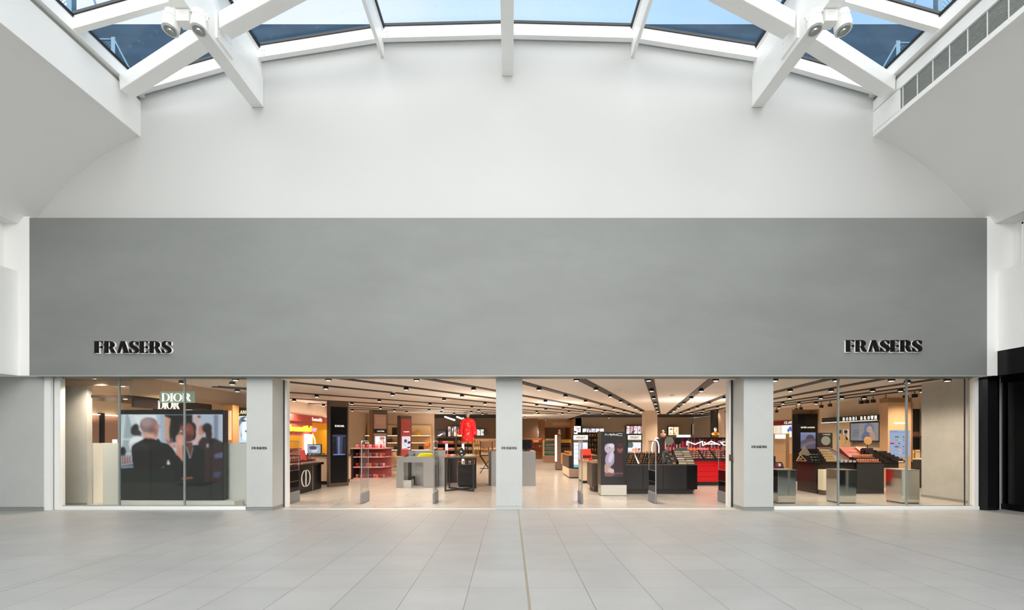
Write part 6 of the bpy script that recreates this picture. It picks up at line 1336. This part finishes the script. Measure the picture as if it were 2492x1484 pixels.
tag(box(X(2188, 11.74), X(2199, 11.74), 11.74, 11.76, zi, zi+.035).build('price_card', SIGNM), 'small white price card at the right end of the black island', 'card')
# clinique pillar
Yq = 12.45+.6; o = T('brand_pillar', 'sand-coloured pillar with white letters and pale blue tall screen', 'pillar', 2190, Yq); x0, x1 = X(2161, Yq), X(2217, Yq); zt = 2.62
SANDP = C('sand_pillar', (205, 168, 128), .5)
box(x0, x1, Yq, Yq+.3, 0, zt).build('body', SANDP, o, bev=.003); box(x0-.0, x1+.01, Yq-.01, Yq+.3, zt, zt+.14).build('cap', C('taupe_kiosk', (145, 112, 80), .5), o); box(x1, x1+.07, Yq+.02, Yq+.3, .8, zt).build('side_frame', C('taupe_kiosk', (145, 112, 80), .5), o)
letters('CLINIQUE', X(2175, Yq), X(2205, Yq), Z(1032, Yq), Z(1027.5, Yq), Yq, SIGNW, o, .01, bold=.02)
cv = Canvas(0, 0, 320, 420, 64, (150, 172, 215)); cv.rect(8, 12, 120, 20, (110, 125, 160)).rect(8, 30, 300, 36, (120, 140, 180))
for y, c1, c2, a in ((105, (40, 130, 60), (50, 90, 60), 80), (155, (170, 150, 120), (60, 120, 180), 80), (205, (170, 30, 60), (40, 30, 40), 10), (255, (90, 90, 95), (150, 40, 60), 80), (305, (180, 165, 130), (200, 60, 70), 80), (355, (170, 165, 190), (90, 80, 190), 80)):
    cv.rect(a, y-11, a+100, y+11, c1).rect(a+100, y-9, a+150, y+9, c2).rect(a+60, y-5, a+125, y+5, (210, 215, 225))
cv.mesh('screen', (X(2165, Yq), Yq-.006, Z(1047, Yq)), (X(2214, Yq)-X(2165, Yq), 0, 0), (0, 0, Z(1112, Yq)-Z(1047, Yq)), SCR, o)
# dark gift shelf beside it
o = T('dark_wall_shelf', 'black wall shelf with glowing gold gift sets beside the sand pillar', 'shelf', 2236, 13.6); x0, x1 = X(2219, 13.6), X(2262, 13.6); x1 = min(x1, 12.95+.0)
if x1 < x0+.2: x1 = x0+.55
x0 = X(2216, 12.9); x1 = 12.97
box(x0, x1, 13.5, 13.6, 0, 2.45).build('back_board', BLKM, o); box(x0, x1, 13.1, 13.5, 0, .85).build('base', BLKC, o); box(x0, x1, 13.15, 13.5, .87, .9).build('shelf', C('cream_shelf', (225, 215, 180), .4, emit=.3), o); box(x0, x1, 13.15, 13.5, 1.55, 1.58).build('upper_shelf', BLKM, o)
for k in range(4): item('box', (('c_gold', 'c_cream'), ('c_cream', 'c_gold'))[k % 2], (x0+.09+k*.15, 13.3, .9), 'tall gold or cream gift box on the lower board of the black wall shelf', 'gift boxes on the black wall shelf', sc=2.2)
for k in range(2): item('handbag', ('c_brown', 'c_black'), (x0+.15+k*.4, 13.32, 1.58), 'brown bag on the upper board of the black wall shelf, %s' % ('left', 'right')[k], sc=.8)
tag(MB().tube((x0+.27, 13.2, 1.0), (x0+.27, 13.2, 1.9), .02).build('light_tube', GLOWC), 'vertical white light tube in front of the black wall shelf', 'lamp')
# track spotlights hanging along the right wall
for i, (px, py) in enumerate(((1890, 1001), (1938, 997), (1949, 994), (1999, 989), (2020, 986), (2096, 979), (2109, 977.5), (2125, 976), (2156, 972), (2204, 966), (2226, 963))):
    Y = 12.3*F/(px-CX); p = P(px, py, Y)
    o = thing('track_spotlight', 'small black box spotlight hanging under the ceiling edge, right window', 'spotlight', p, 0, 'black spotlights along the right wall')
    MB().box(p.x-.05, p.x+.05, p.y-.05, p.y+.05, p.z-.05, p.z+.06).build('housing', BLKM, o, bev=.006); MB().tube((p.x, p.y, p.z+.07), (p.x, p.y, ZC), .012).build('stem', BLKM, o)
    if i in (8,): MB().disc((p.x-.02, p.y-.02, p.z-.072), (0, 0, 1), .045, .01).build('lens', MATS['lamp_glow'], o)
# smoke detectors on the store ceiling
for px, py, who in ((1636, 960, 'right of the widest slot'), (958, 951, 'left entrance'), (1505, 948, 'left of the widest slot')):
    x, y = CP(px, py); tag(MB().lathe(x, y, [(.03, ZC-.05), (.06, ZC-.04), (.07, ZC-.001)], 16).build('smoke_detector', SIGNM), 'small white round smoke detector on the store ceiling, '+who, 'smoke detector')
